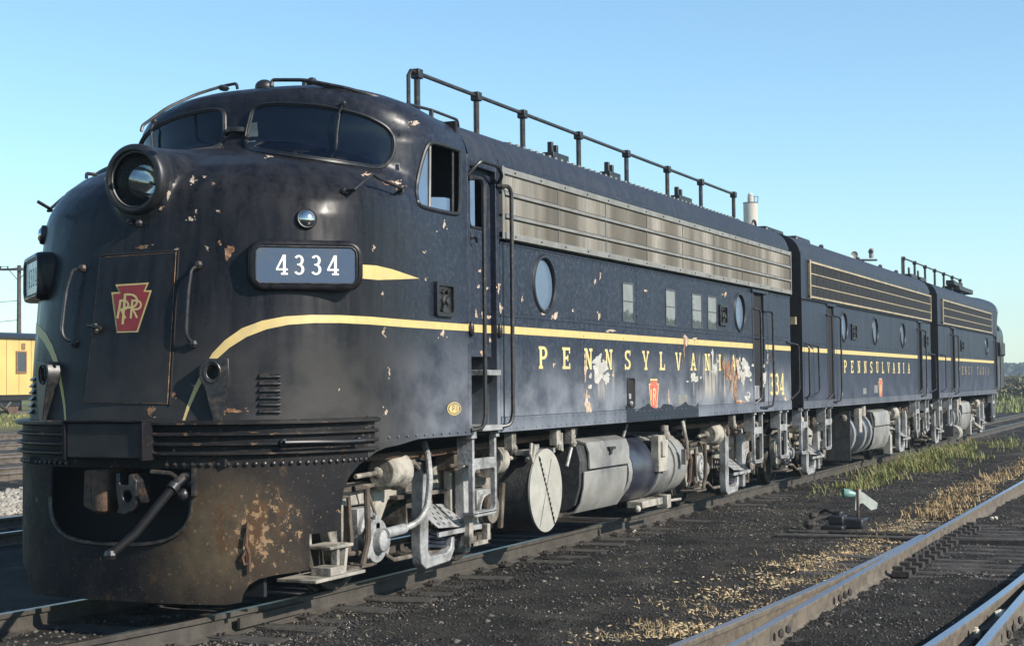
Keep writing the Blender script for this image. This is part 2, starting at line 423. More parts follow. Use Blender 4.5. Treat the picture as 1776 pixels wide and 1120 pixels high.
def hit(uv, z_lim=None):
    """points of the nose surface along lines of sight, and the normals there"""
    uv = np.atleast_2d(np.array(uv, float))
    D = FW + np.outer((uv[:, 0] - 888) / FPX, RT) - np.outer((uv[:, 1] - 560) / FPX, UP)
    T = np.linspace(8.6, 14.5, 260)
    P = CAM + D[:, None, :] * T[None, :, None]
    V = sdf(P[..., 0], P[..., 1], P[..., 2])
    s = V < 0
    i = np.argmax(s, 1); i = np.where(s.any(1), np.maximum(i, 1), np.argmin(np.abs(V), 1))
    i = np.clip(i, 1, len(T) - 1); r = np.arange(len(i))
    a, b = V[r, i - 1], V[r, i]
    t0, t1 = T[i - 1], T[i]
    ok = s.any(1)
    t = np.where(ok, t0 + (t1 - t0) * np.clip(a / (a - b + 1e-9), 0, 1), t1)
    for _ in range(3):
        Q = CAM + D * t[:, None]; d = sdf(Q[:, 0], Q[:, 1], Q[:, 2]); t = np.where(ok, t + d * 1.15, t)
    Q = CAM + D * t[:, None]
    return Q, grad(Q)

def surface_nets(lo, hi, h):
    n = [int(round((hi[i] - lo[i]) / h)) + 1 for i in range(3)]
    ax = [lo[i] + h * np.arange(n[i]) for i in range(3)]
    X, Y, Z = np.meshgrid(*ax, indexing='ij')
    V = sdf(X, Y, Z)
    ins = V < 0
    c = np.zeros([k - 1 for k in n], int)
    for i in (0, 1):
        for j in (0, 1):
            for k in (0, 1): c += ins[i:n[0] - 1 + i, j:n[1] - 1 + j, k:n[2] - 1 + k]
    act = (c > 0) & (c < 8)
    idx = -np.ones(act.shape, int); idx[act] = np.arange(act.sum())
    I = np.argwhere(act)
    P = np.array(lo) + (I + .5) * h
    for _ in range(6):
        d = sdf(P[:, 0], P[:, 1], P[:, 2]); P = P - grad(P) * np.clip(d, -h * .6, h * .6)[:, None]
    P = np.clip(P, np.array(lo), np.array(hi))
    F = []
    for a in range(3):
        b, c2 = (a + 1) % 3, (a + 2) % 3
        s0 = [slice(None)] * 3; s1 = [slice(None)] * 3
        s0[a] = slice(0, n[a] - 1); s1[a] = slice(1, n[a])
        ch = ins[tuple(s0)] != ins[tuple(s1)]
        J = np.argwhere(ch); ok = (J[:, b] > 0) & (J[:, b] < n[b] - 1) & (J[:, c2] > 0) & (J[:, c2] < n[c2] - 1); J = J[ok]
        def ix(db, dc):
            K = J.copy(); K[:, b] += db; K[:, c2] += dc; return idx[K[:, 0], K[:, 1], K[:, 2]]
        q = np.stack([ix(-1, -1), ix(0, -1), ix(0, 0), ix(-1, 0)], 1)
        fl = ins[J[:, 0], J[:, 1], J[:, 2]]
        q[~fl] = q[~fl][:, ::-1]
        F.append(q)
    return P, np.concatenate(F)

def decal(name, polys, mat, parent, off=.003, step=7, holes=(), mirror=False, dens=6, both=False, thick=0):
    """a thin sheet lying on the nose, its outline given along the lines of sight"""
    V, T = tri2d(polys, holes, grid=step, dens=dens)
    P, N = hit(V)
    out = []
    for s in ((1, -1) if both else ((-1,) if mirror else (1,))):
        b = MB(); Q = P + N * off
        Q = Q * np.array([1, s, 1])
        tr = [t[::-1] for t in T] if s == 1 else list(T)
        b.add(Q, tr)
        out.append(b.build(name, mat, parent, smooth=60))
    return out if both else out[0]
def surf_tube(name, pts, r, mat, parent, off=0., closed=False, both=False, n=8, sub=6):
    p = np.array(pts, float); q = []
    for i in range(len(p) if closed else len(p) - 1):
        for k in range(sub): q.append(p[i] + (p[(i + 1) % len(p)] - p[i]) * k / sub)
    if not closed: q.append(p[-1])
    P, N = hit(q); Q = P + N * off
    o = []
    for s in ((1, -1) if both else (1,)): o.append(MB().tube(Q * np.array([1, s, 1]), r, n, closed).build(name, mat, parent))
    return o
def smooth_poly(p, n=6):
    """Catmull-Rom through a closed outline"""
    p = np.array(p, float); N = len(p); q = []
    for i in range(N):
        a, b, c, d = p[i - 1], p[i], p[(i + 1) % N], p[(i + 2) % N]
        for k in range(n):
            t = k / n
            q.append(.5 * ((2 * b) + (c - a) * t + (2 * a - 5 * b + 4 * c - d) * t * t + (3 * b - a - 3 * c + d) * t ** 3))
    return q

# ------------------------------------------------------------------ slab-serif lettering
def hb(x0, x1, y0, y1): return [(x0, y0), (x1, y0), (x1, y1), (x0, y1)]
def sl_(x0, y0, x1, y1, t): return [(x0 - t / 2, y0), (x0 + t / 2, y0), (x1 + t / 2, y1), (x1 - t / 2, y1)]
def arc(cx, cy, rx, ry, a0, a1, tx, ty, n=12):
    o = [(cx + rx * math.cos(R(a0 + (a1 - a0) * k / n)), cy + ry * math.sin(R(a0 + (a1 - a0) * k / n))) for k in range(n + 1)]
    i = [(cx + (rx - tx) * math.cos(R(a0 + (a1 - a0) * k / n)), cy + (ry - ty) * math.sin(R(a0 + (a1 - a0) * k / n))) for k in range(n + 1)]
    return o + i[::-1]
def glyph(c, t=.225, s=.13, w=.92):
    st = lambda x: [hb(x - t / 2, x + t / 2, 0, 1)]
    sf = lambda x, y, r=.2: [hb(x - r, x + r, y, y + s)]
    top, bot = 1 - s, 0
    if c == 'P': return st(.2) + sf(.2, 0) + sf(.14, top, .14) + [hb(.2, .45, top, 1), hb(.2, .45, .42, .42 + s), arc(.45, .71, .4, .29, -90, 90, t, s)]
    if c == 'E': return st(.2) + sf(.14, 0, .14) + sf(.14, top, .14) + [hb(.2, .82, 0, s), hb(.2, .82, top, 1), hb(.2, .6, .45, .45 + s), hb(.7, .82, 0, .28), hb(.7, .82, .72, 1), hb(.52, .62, .36, .65)]
    if c == 'N': return [hb(.12, .26, 0, 1), hb(.66, .80, 0, 1), sl_(.2, 1, .72, 0, .22)] + sf(.19, 0, .19) + sf(.13, top, .13) + sf(.73, top, .19)
    if c == 'S': return [arc(.44, .73, .38, .27, 40, 270, t, s), arc(.44, .27, .38, .27, -140, 90, t, s), hb(.68, .8, .72, 1), hb(.06, .18, 0, .28)]
    if c == 'Y': return [hb(.38, .38 + t, 0, .5), sl_(.4, .42, .14, 1, .2), sl_(.54, .42, .80, 1, .15)] + sf(.475, 0) + sf(.16, top, .16) + sf(.78, top, .15)
    if c == 'L': return st(.22) + sf(.2, 0) + sf(.22, top) + [hb(.2, .82, 0, s), hb(.7, .82, 0, .32)]
    if c == 'V': return [sl_(.46, 0, .14, 1, .2), sl_(.5, 0, .80, 1, .14)] + sf(.16, top, .16) + sf(.78, top, .15)
    if c == 'A': return [sl_(.14, 0, .45, 1, .14), sl_(.78, 0, .47, 1, .2), hb(.25, .68, .28, .28 + s)] + sf(.14, 0, .15) + sf(.77, 0, .17)
    if c == 'I': return st(.3) + sf(.3, 0) + sf(.3, top)
    if c == 'U': return [hb(.12, .12 + t, .3, 1), hb(.66, .8, .3, 1), arc(.46, .32, .34, .32, 180, 360, t * .9, s)] + sf(.2, top, .19) + sf(.73, top, .16)
    if c == 'T': return st(.42) + sf(.42, 0) + [hb(.04, .8, top, 1), hb(.04, .14, .72, 1), hb(.7, .8, .72, 1)]
    if c == 'R': return glyph('P') + [sl_(.72, 0, .42, .45, .2), hb(.62, .88, 0, s)]
    if c == '3': return [arc(.42, .735, .34, .265, -90, 150, t, s), arc(.42, .28, .38, .28, -150, 90, t, s), hb(.3, .45, .48, .56)]
    if c == '4': return [hb(.5, .5 + t, 0, 1), [(.5, 1), (.69, 1), (.16, .30), (.02, .30)], hb(.02, .84, .22, .22 + s), hb(.36, .84, 0, s)]
    return []
def word(name, txt, x0, x1, z0, z1, y, mat, parent, wk=1.0, breaks=None, thin=1.):
    h = z1 - z0; n = len(txt); gw = h * wk
    pitch = ((x1 - x0) - gw) / max(1, n - 1)
    for i, c in enumerate(txt):
        g = glyph(c)
        if not g: continue
        V, T = tri2d(g)
        MB().add([(x0 + i * pitch + p[0] * gw, y, z0 + p[1] * h) for p in V], T).build('letter' if c.isalpha() else 'numeral', mat, parent, smooth=0)

def keystone(cx, cz, h, w):
    """outline: wide top tab with ears and a body that narrows downwards"""
    p = [(-.36, .5), (.36, .5), (.30, .36), (.5, .36), (.27, -.5), (-.27, -.5), (-.5, .36), (-.30, .36)]
    return [(cx + x * w, cz + z * h) for x, z in p]

def blob(cx, cz, rx, rz, n=14, jag=.35, seed=0):
    rr = random.Random(seed * 7 + 3); p = []; n = max(n, 9); ph = [rr.uniform(0, 6.3) for _ in range(4)]
    for k in range(n):
        a = 2 * math.pi * k / n
        r = 1 + jag * (.55 * math.sin(2 * a + ph[0]) + .45 * math.sin(3 * a + ph[1]) + .35 * math.sin(5 * a + ph[2]) + .25 * math.sin(7 * a + ph[3]) + .18 * rr.uniform(-1, 1)); r = max(r, .25)
        p.append((cx + rx * r * math.cos(a), cz + rz * r * math.sin(a)))
    return p

# ------------------------------------------------------------------ wall pieces on the long sides
def panel(name, x0, x1, z0, z1, mat, parent, y=-1.515, th=.02, holes=(), outer=None, rivets=True):
    o = outer or hb(x0 + .002, x1 - .002, z0 + .002, z1 - .002)
    V, T = tri2d([o], holes, dens=.6)
    b = MB(); N = len(V)
    # two faces and rims
    b.add([(p[0], y, p[1]) for p in V], T)
    edges = {}
    for t in T:
        for e in ((t[0], t[1]), (t[1], t[2]), (t[2], t[0])): edges[e] = 1
    for (a, c) in edges:
        if (c, a) not in edges:
            A, Cc = V[a], V[c]
            b.add([(A[0], y, A[1]), (A[0], y + th, A[1]), (Cc[0], y + th, Cc[1]), (Cc[0], y, Cc[1])], [(0, 1, 2, 3)])
    return b.build(name, mat, parent, smooth=0)
def rivet_row(b, pts, r=.011, d=(0, -1, 0), h=.008):
    for p in pts: b.lathe(np.array(p, float) - np.array(d) * .004, d, [(0, r), (h * .7 + .004, r * .8), (h + .004, r * .3)], 6)

def roof_loft(x0, x1, parent, mat, name='roof', zoff=0):
    zs = np.array(SZ[1:]); bs = np.array(SB[1:])
    prof = [(-b_, z_) for b_, z_ in zip(bs, zs)] + [(b_, z_) for b_, z_ in zip(bs[::-1], zs[::-1])]
    # smoother: resample
    P = np.array(prof); t = np.concatenate([[0], np.cumsum(np.linalg.norm(np.diff(P, axis=0), axis=1))])
    tt = np.linspace(0, t[-1], 60); Q = np.stack([np.interp(tt, t, P[:, 0]), np.interp(tt, t, P[:, 1])], 1)
    for _ in range(3): Q[1:-1] = (Q[:-2] + 2 * Q[1:-1] + Q[2:]) / 4
    nx = max(2, int((x1 - x0) / .35)); xs = np.linspace(x0, x1, nx); b = MB(); n = len(Q)
    vs = [(x, q[0], q[1]) for x in xs for q in Q]
    fs = [(i * n + k, i * n + k + 1, (i + 1) * n + k + 1, (i + 1) * n + k) for i in range(nx - 1) for k in range(n - 1)]
    b.add(vs, fs)
    return b.build(name, mat, parent, smooth=50), Q
def end_wall(x, parent, mat, Q, name='end_wall'):
    poly = [(-1.51, 1.25)] + [tuple(q) for q in Q] + [(1.51, 1.25)]
    b = MB(); V, T = tri2d([poly]); b.add([(x, p[0], p[1]) for p in V], T)
    return b.build(name, mat, parent, smooth=0)

def porthole(x, z, r, parent, gl='portglass'):
    g = MB().lathe((x, -1.487, z), (0, -1, 0), [(0, r * .98), (.004, r * .98)], 36).build('porthole', M[gl], parent)
    MB().lathe((x, -1.50, z), (0, -1, 0), [(-.008, r * .95), (.022, r * .92), (.034, r * .95), (.032, r * 1.03), (.016, r * 1.07)], 36, cap=False).build('gasket', M['black'], g)
    return g
def dirty_pane(x0, x1, z0, z1, parent):
    f = MB()
    for a in (hb(x0, x1, z0, z0 + .02), hb(x0, x1, z1 - .02, z1), hb(x0, x0 + .02, z0 + .02, z1 - .02), hb(x1 - .02, x1, z0 + .02, z1 - .02)):
        f.prism(a, lambda x, z: (x, -1.521, z), lambda x, z: (x, -1.505, z))
    zm = z0 + (z1 - z0) * .52
    f.box(x0 + .02, x1 - .02, -1.519, -1.508, zm - .006, zm + .006)
    o = f.build('window', M['sideframe'], parent)
    MB().box(x0 + .015, x1 - .015, -1.516, -1.507, z0 + .015, z1 - .015).build('pane', M['dwin'], o)
    return o
M['sideframe'] = simple('window_frame_paint', (.06, .065, .075), .5, .1, .3, 10)
def class_vent(x0, x1, z0, z1, parent):
    b = MB(); V, T = tri2d([rrect(x0, x1, z0, z1, .035)], [rrect(x0 + .035, x1 - .035, z0 + .035, z1 - .035, .02)])
    N = len(V)
    b.prism_ring = None
    b.add([(p[0], -1.545, p[1]) for p in V] + [(p[0], -1.51, p[1]) for p in V], list(T))
    E = {}
    for t in T:
        for e in ((t[0], t[1]), (t[1], t[2]), (t[2], t[0])): E[e] = 1
    b.f += [(a, a + N, c + N, c) for (a, c) in E if (c, a) not in E]
    o = b.build('filler_box', M['black'], parent, smooth=30)
    MB().box(x0 + .03, x1 - .03, -1.520, -1.512, z0 + .03, z1 - .03).build('recess_plate', M['grab'], o)
    cx, cz = (x0 + x1) / 2, (z0 + z1) / 2
    q = MB(); q.lathe((cx + .01, -1.515, cz - .015), (0, -1, 0), [(0, .062), (.02, .058), (.03, .035), (.045, .03)], 14)
    q.obox((cx - .02, -1.535, cz - .06), (.5, 0, .86), (0, 1, 0), (-.86, 0, .5), (.06, .01, .022))
    q.tube([(cx - .05, -1.53, cz + .05), (cx, -1.545, cz + .09), (cx + .05, -1.53, cz + .05)], .012, 6)
    q.build('cap', M['grab'], o)
    return o
def grab(pts, parent, r=.016, name='grab_iron', mat='grab', n=8):
    P = [np.array(p, float) for p in pts]; q = [P[0]]
    for i in range(1, len(P) - 1):
        a, b, c = P[i - 1], P[i], P[i + 1]
        ra = min(.06, np.linalg.norm(b - a) * .45, np.linalg.norm(c - b) * .45)
        p0 = b + (a - b) / np.linalg.norm(a - b) * ra; p1 = b + (c - b) / np.linalg.norm(c - b) * ra
        for t in (0, .25, .5, .75, 1): q.append(p0 * (1 - t) ** 2 + 2 * b * t * (1 - t) + p1 * t * t)
    q.append(P[-1])
    return MB().tube(q, r, n).build(name, M[mat], parent)

def far_side(x0, x1, parent):
    MB().box(x0, x1, 1.49, 1.51, 1.24, 3.72).build('far_side_wall', M['side'], parent, smooth=0)
def underframe(x0, x1, parent):
    b = MB(); b.box(x0, x1, -1.42, 1.42, 1.22, 1.30); b.box(x0, x1, -.5, .5, .85, 1.12)
    return b.build('underframe', M['dark'], parent, smooth=0)
def body_backing(x0, x1, parent):  # dark backing box added behind the side panels to stop leaks
    b = MB(); b.box(x0, x1, -1.485, 1.48, 1.30, 3.70); return b.build('body_backing', M['dark'], parent, smooth=0)

def fin_grille(x0, x1, z0, z1, parent):
    """a bank of upright stainless fins"""
    n = max(2, int((x1 - x0) / .026)); b = MB(); xs = np.linspace(x0, x1, 2 * n + 1); vs = []; fs = []
    for i, x in enumerate(xs):
        y = -1.530 if i % 2 == 0 else -1.514
        vs += [(x, y, z0), (x, y, z1)]
    fs = [(2 * i, 2 * i + 2, 2 * i + 3, 2 * i + 1) for i in range(2 * n)]
    b.add(vs, fs); return b.build('fin_bank', M['grille'], parent, smooth=0)
def louver_band_stainless(x0, x1, parent):
    zs = [3.055, 3.235, 3.445, 3.655]
    g = MB(); g.box(x0, x1, -1.512, -1.505, 3.02, 3.70); g = g.build('louver_band', M['alu'], parent, smooth=0)
    secs = list(np.linspace(x0 + .05, x1 - .03, 9))
    for i in range(8):
        for r in range(3):
            fin_grille(secs[i] + .004, secs[i + 1] - .004, zs[r] + .028, zs[r + 1] - .028, g)
    for k, z in enumerate(zs):
        h = .030 if k in (0, 3) else .016
        MB().box(x0, x1, -1.548, -1.512, z - h, z + h).build('rail', M['alu'], g, bevel=.004)
    MB().box(x0 - .0, x0 + .05, -1.552, -1.513, 3.02, 3.69).build('end_stile', M['alu'], g)
    MB().box(x1 - .035, x1, -1.552, -1.513, 3.02, 3.69).build('end_stile', M['alu'], g)
    b = MB()
    for i in range(1, 8): b.box(secs[i] - .006, secs[i] + .006, -1.536, -1.53, 3.09, 3.62)
    tag(b.build('seam_strips', M['alu'], g, smooth=0), kind='stuff')
    b = MB(); rivet_row(b, [(x, -1.548, z) for z in (3.055, 3.655) for x in np.arange(x0 + .3, x1, .62)], .014)
    tag(b.build('screws', M['black'], g), kind='stuff')
    return g
def louver_band_mesh(x0, x1, parent, n, rows=(3.05, 3.235, 3.43, 3.62)):
    g = MB().box(x0, x1, -1.524, -1.505, rows[0] - .02, rows[3] + .03).build('louver_band', M['gridback'], parent, smooth=0)
    for k, z in enumerate(rows):
        h = .017 if k in (0, 3) else .010
        MB().box(x0, x1, -1.552, -1.520, z - h, z + h).build('rail', M['gold'], g, bevel=.003)
    MB().box(x0, x0 + .07, -1.556, -1.521, rows[0] - .03, rows[3] + .03).build('end_stile', M['gold'], g)
    MB().box(x1 - .04, x1, -1.556, -1.521, rows[0] - .03, rows[3] + .03).build('end_stile', M['gold'], g)
    xs = np.linspace(x0 + .07, x1 - .04, n + 1)
    for r in range(3):
        for i in range(n):
            b = MB(); a0, a1, c0, c1 = xs[i] + .018, xs[i + 1] - .018, rows[r] + .024, rows[r + 1] - .024
            k = 5
            for j in range(k):
                z = c0 + (c1 - c0) * j / k
                b.add([(a0, -1.540, z), (a1, -1.540, z), (a1, -1.526, z + (c1 - c0) / k), (a0, -1.526, z + (c1 - c0) / k)], [(0, 1, 2, 3)])
            b.build('louver', M['mesh'], g, smooth=0)
    return g

# ------------------------------------------------------------------ trucks and other running gear, built about x = 0
def make_truck(parent, cx):
    """two-axle truck with outside swing hangers; cx is its centre"""
    X = lambda x: x + cx
    t = MB()
    # side frame: arched plate with pedestals
    prof = [(-1.62, .56), (-1.60, .80), (-1.40, .88), (-.95, .88), (-.72, .98), (-.42, 1.02), (-.2, .90), (.2, .90), (.42, 1.02), (.72, .98), (.95, .88), (1.40, .88), (1.60, .80), (1.62, .56),
            (1.50, .28), (1.38, .26), (1.36, .62), (1.26, .70), (1.0, .70), (.92, .60), (.92, .24), (.80, .24), (.78, .50), (.62, .70), (.3, .74), (-.3, .74), (-.62, .70), (-.78, .50), (-.80, .24), (-.92, .24), (-.92, .60), (-1.0, .70), (-1.26, .70), (-1.36, .62), (-1.38, .26), (-1.50, .28)]
    for s in (-1, 1):
        t.prism([(X(x), z) for x, z in prof], lambda x, z: (x, 1.02 * s, z), lambda x, z: (x, .92 * s, z))
    t.box(X(-.25), X(.25), -1.0, 1.0, .45, .86)
    t.box(X(-1.55), X(-1.43), -.92, .92, .6, .8); t.box(X(1.43), X(1.55), -.92, .92, .6, .8)
    fr = t.build('truck', M['truck'], parent, bevel=.012)
    # top flange and webs on the frame's outer face
    f = MB()
    for x0, z0, x1, z1 in ((-1.58, .84, -.95, .86), (-.95, .86, -.45, 1.0), (.45, 1.0, .95, .86), (.95, .86, 1.58, .84), (-.6, .72, .6, .72)):
        c = (X((x0 + x1) / 2), -1.06, (z0 + z1) / 2); d = np.array([x1 - x0, 0, z1 - z0]); L = np.linalg.norm(d); d /= L
        f.obox(c, d, (0, 1, 0), (-d[2], 0, d[0]), (L / 2, .045, .018))
    f.build('flange', M['truckd'], fr, bevel=.006)
    for ax in (-1.13, 1.13):
        for s in (-1, 1):
            w_ = MB().lathe((X(ax), s * .68, .50), (0, s, 0), [(0, .25), (0, .535), (.03, .535), (.035, .508), (.13, .50), (.14, .45), (.10, .43), (.08, .2), (.13, .14), (.15, .08)], 40)
            w_.build('wheel', M['wheel'], fr, smooth=30)
        MB().cyl((X(ax), -.95, .5), (X(ax), .95, .5), .08, 12).build('axle', M['wheel'], fr)
        j = MB(); j.box(X(ax - .15), X(ax + .15), -1.10, -.90, .34, .68)
        j.lathe((X(ax), -1.09, .50), (0, -1, 0), [(0, .155), (.045, .15), (.06, .12), (.06, .10), (.10, .09), (.115, .06)], 22)
        for k in range(6):
            a = R(60 * k + 20); j.cyl((X(ax) + .125 * math.cos(a), -1.13, .5 + .125 * math.sin(a)), (X(ax) + .125 * math.cos(a), -1.16, .5 + .125 * math.sin(a)), .016, 6)
        j.build('journal_box', M['truck2'], fr, bevel=.008)
        k_ = MB(); k_.prism([(X(ax - .22), .25), (X(ax + .22), .25), (X(ax + .22), .19), (X(ax - .22), .19)], lambda x, z: (x, -1.07, z), lambda x, z: (x, -.93, z))
        k_.build('pedestal_tie', M['truckd'], fr, bevel=.006)
    # swing hangers with the spring plank between them
    for k, (hx, s) in enumerate(((-.42, 1), (.42, -1))):
        h = MB()
        prof = [(-.07, 1.02), (.05, 1.02), (.085, .9), (.06, .25), (.10, .20), (.42, .20), (.50, .24), (.52, .33), (.57, .33), (.57, .22), (.48, .12), (.02, .10), (-.06, .15), (-.085, .3), (-.06, .9)]
        if s < 0: prof = [(-x, z) for x, z in prof][::-1]
        if s < 0: prof = [(-.06, 1.0), (.05, 1.0), (.07, .9), (.05, .16), (-.05, .16), (-.07, .9)]
        h.prism([(X(hx + x), z) for x, z in prof], lambda x, z: (x, -1.27, z), lambda x, z: (x, -1.17, z))
        h.build('swing_hanger', M['truck2'], fr, bevel=.012)
        c = MB(); c.box(X(hx - .12), X(hx + .12), -1.20, -1.0, .90, 1.06)
        c.cyl((X(hx), -1.30, .98), (X(hx), -1.0, .98), .055, 12); c.cyl((X(hx - .22), -1.2, .95), (X(hx + .26), -1.2, .95), .02, 8)
        c.obox((X(hx + .05), -1.22, 1.04), (.8, 0, .6), (0, 1, 0), (-.6, 0, .8), (.08, .06, .02))
        c.build('hanger_bracket', M['truckd'], fr, bevel=.008)
    sp = MB()
    for i in range(4):
        L = .44 - .06 * i; z = .24 + .033 * i
        pts = [(-L, z + .05), (0, z - .0), (L, z + .05), (L, z + .078), (0, z + .028), (-L, z + .078)]
        sp.prism([(X(.02 + x), zz) for x, zz in pts], lambda x, z: (x, -1.22, z), lambda x, z: (x, -1.06, z))
    sp.build('leaf_spring', M['tankblue'], fr, bevel=.003)
    pl = MB(); V, T = tri2d([hb(X(-.25), X(.62), 0, .26)], [circ(X(-.25 + .09 + .11 * i + (.05 if j % 2 else 0)), .045 + .058 * j, .016, 8) for i in range(7) for j in range(4)])
    pl.add([(p[0], -1.31 + p[1], .44 + .75 * p[1] - .06 * (p[0] - X(-.25))) for p in V], T)
    pl.box(X(-.25), X(.62), -1.315, -1.295, .36, .40)
    pl.build('tread_plate', M['truck2'], fr, smooth=0)
    # brake cylinders, pull rods, hose
    for sx, rx in ((-1, 1), (1, -1)):
        bx = sx * (1.0 if sx < 0 else 1.32)
        c = MB(); c.lathe((X(bx - .02 * 0), -1.16, .96), (-sx * 1.0, 0, 0), [(0, .05), (0, .12), (.03, .145), (.22, .15), (.25, .165), (.28, .165), (.28, .05)], 22)
        c.cyl((X(bx + sx * .02), -1.16, .96), (X(bx + sx * .42), -1.16, .95), .022, 8); c.sphere((X(bx + sx * .06), -1.16, .96), .05, 10)
        c.build('brake_cylinder', M['truck'], fr, bevel=.004)
    r = MB()
    r.tube([(X(-1.5), -1.12, .34), (X(-.95), -1.14, .30), (X(-.8), -1.16, .22), (X(1.0), -1.16, .20), (X(1.05), -1.15, .36)], .022, 6)
    r.tube([(X(-1.66), -1.1, .78), (X(-1.5), -1.14, .80), (X(-1.46), -1.14, .42)], .022, 6)
    r.cyl((X(-1.18), -1.12, .86), (X(-1.06), -1.14, .62), .014, 6)
    r.obox((X(-1.45), -1.1, .52), (0, 0, 1), (0, 1, 0), (1, 0, 0), (.20, .02, .03)); r.obox((X(1.48), -1.12, .50), (.15, 0, .98), (0, 1, 0), (1, 0, 0), (.22, .02, .03))
    r.cyl((X(1.12), -1.16, .50), (X(1.12), -1.20, .50), .14, 20)
    r.box(X(-1.62), X(-1.2), -1.2, -.95, .215, .24)
    r.build('brake_rigging', M['truckd'], fr, bevel=.004)
    sh = MB()
    for ax in (-1.13, 1.13):
        for sx in (-1, 1):
            pts = [(sx * .52, .28), (sx * .60, .30), (sx * .60, .72), (sx * .50, .70), (sx * .55, .5)]
            sh.prism([(X(ax + x), z) for x, z in (pts if sx > 0 else pts[::-1])], lambda x, z: (x, -.82, z), lambda x, z: (x, -.68, z))
    sh.build('brake_shoes', M['truckd'], fr)
    return fr

def ladder(x0, x1, parent, ztop=1.30, zbot=.50, y=-1.47):
    l = MB()
    w_ = x1 - x0
    V, T = tri2d([rrect(x0, x1, zbot, zbot + .52, .06)], [rrect(x0 + .04, x1 - .04, zbot + .045, zbot + .42, .04)])
    N = len(V); E = {}
    for t in T:
        for e in ((t[0], t[1]), (t[1], t[2]), (t[2], t[0])): E[e] = 1
    l.add([(p[0], y, p[1]) for p in V] + [(p[0], y + .05, p[1]) for p in V], list(T) + [tuple(i + N for i in t[::-1]) for t in T] + [(a, a + N, c + N, c) for (a, c) in E if (c, a) not in E])
    l.box(x0 + .002, x0 + .042, y + .002, y + .16, zbot + .46, ztop); l.box(x1 - .042, x1 - .002, y + .002, y + .06, zbot + .46, ztop)
    l.box(x0 + .01, x1 - .01, y, y + .12, zbot + .02, zbot + .04); l.box(x0 + .04, x1 - .04, y + .01, y + .12, zbot + .47, zbot + .49)
    l.box(x0 - .06, x0 + .05, y - .02, y + .04, ztop - .10, ztop - .01); l.box(x1 - .05, x1 + .02, y - .02, y + .04, ztop - .10, ztop - .01)
    return l.build('step_ladder', M['truck2'], parent, bevel=.006)

def tank_profile(cy=-1.05, r=.42, zt=1.05, zb=.30):
    """half outline (y, z) of a tank with a rounded outer side"""
    p = [(-.2, zt), (cy, zt)]
    zc = (zt + zb) / 2; rz = (zt - zb) / 2
    for k in range(1, 12):
        a = R(90 + 180 * k / 12); p.append((cy + r * .95 * math.cos(a), zc + rz * math.sin(a)))
    return p + [(cy, zb), (-.2, zb)]
def xprism(b, prof, x0, x1): return b.prism(prof, lambda y, z: (x0, y, z), lambda y, z: (x1, y, z))
def brackets(parent, items):
    b = MB()
    for (x0, z0, x1, z1) in items: b.tube([(x0, -1.36, z0), (x1, -1.30, z1)], .018, 6)
    return b.build('tank_strut', M['truck2'], parent)

# ================================================================== LOCOMOTIVE AT THE FRONT
A = thing('locomotive', 'black bulldog-nosed diesel locomotive in front with 4334 on its number board', 'locomotive', (-7.2, 0, 0), 'coupled locomotives of one train')
body_backing(-10.6, -.02, A); underframe(-13.0, -.02, A); far_side(-11.6, 0, A)
# nose and cab shell with the side-window opening
WIN = smooth_poly([(744, 250), (768, 252), (794, 261), (797, 270), (797, 320), (796, 362), (791, 371), (770, 368), (740, 361), (727, 355), (723, 344), (722, 325), (730, 285)], 4)
P, F = surface_nets((-14.62, -1.68, 1.40), (-11.52, 1.68, 4.32), .032)
def topx(Q):
    Q = Q * np.where(Q[:, 1:2] > 0, np.array([[1, -1, 1]]), 1)
    d = Q - CAM; z = d @ FW
    return np.stack([888 + FPX * (d @ RT) / z, 560 - FPX * (d @ UP) / z], 1)
c = P[F].mean(1); wp = np.array(WIN)
kill = (inpoly(topx(c), WIN) & (np.abs(c[:, 1]) > 1.25) & (c[:, 0] > -12.7)) | ((c[:, 0] < -14.1) & (np.hypot(c[:, 1], c[:, 2] - 3.272) < .20))
F2 = F[~kill]
used_k = np.zeros(len(P), bool); used_k[F[kill].ravel()] = True
used_r = np.zeros(len(P), bool); used_r[F2.ravel()] = True
rim = np.where(used_k & used_r & (P[:, 0] > -13))[0]; pr_ = topx(P[rim]); tgt = []
for q in pr_:      # pull the ragged rim of the opening onto its outline
    best = None
    for k in range(len(wp)):
        a, b = wp[k], wp[(k + 1) % len(wp)]; d = b - a; t = np.clip((q - a).dot(d) / d.dot(d), 0, 1); r_ = a + d * t
        e = np.hypot(*(q - r_))
        if best is None or e < best[0]: best = (e, r_)
    tgt.append(best[1])
H_, _n = hit(tgt); H_[:, 1] *= -np.sign(P[rim, 1]) 
P[rim] = np.where(np.abs(H_ - P[rim]).max(1, keepdims=True) < .12, H_, P[rim])
nb = MB(); nb.v = [tuple(p) for p in P]; nb.f = [tuple(f) for f in F2]
me = bpy.data.meshes.new('nose_shell'); me.from_pydata(nb.v, [], nb.f); me.update()
nose = obj('nose_shell', me, M['nose'], A, smooth=0)
me.polygons.foreach_set('use_smooth', [True] * len(me.polygons))
sw = surf_tube('side_window', WIN, .020, M['black'], A, closed=True, sub=2)[0]
decal('vent_pane', [[(744, 256), (746, 254), (746, 358), (730, 354), (725, 343), (724, 326), (732, 287)]], M['skyglass'], sw, off=-.02, step=0)
surf_tube('sash_post', [(747, 252), (746.5, 362)], .012, M['alu'], sw, off=-.01)
decal('sliding_pane', [[(749, 341), (779, 342), (790, 344), (790, 371), (749, 364)]], M['skyglass'], sw, off=-.05, step=0)
surf_tube('sash_post', [(790, 262), (790, 368)], .014, M['grab'], sw, off=-.03)
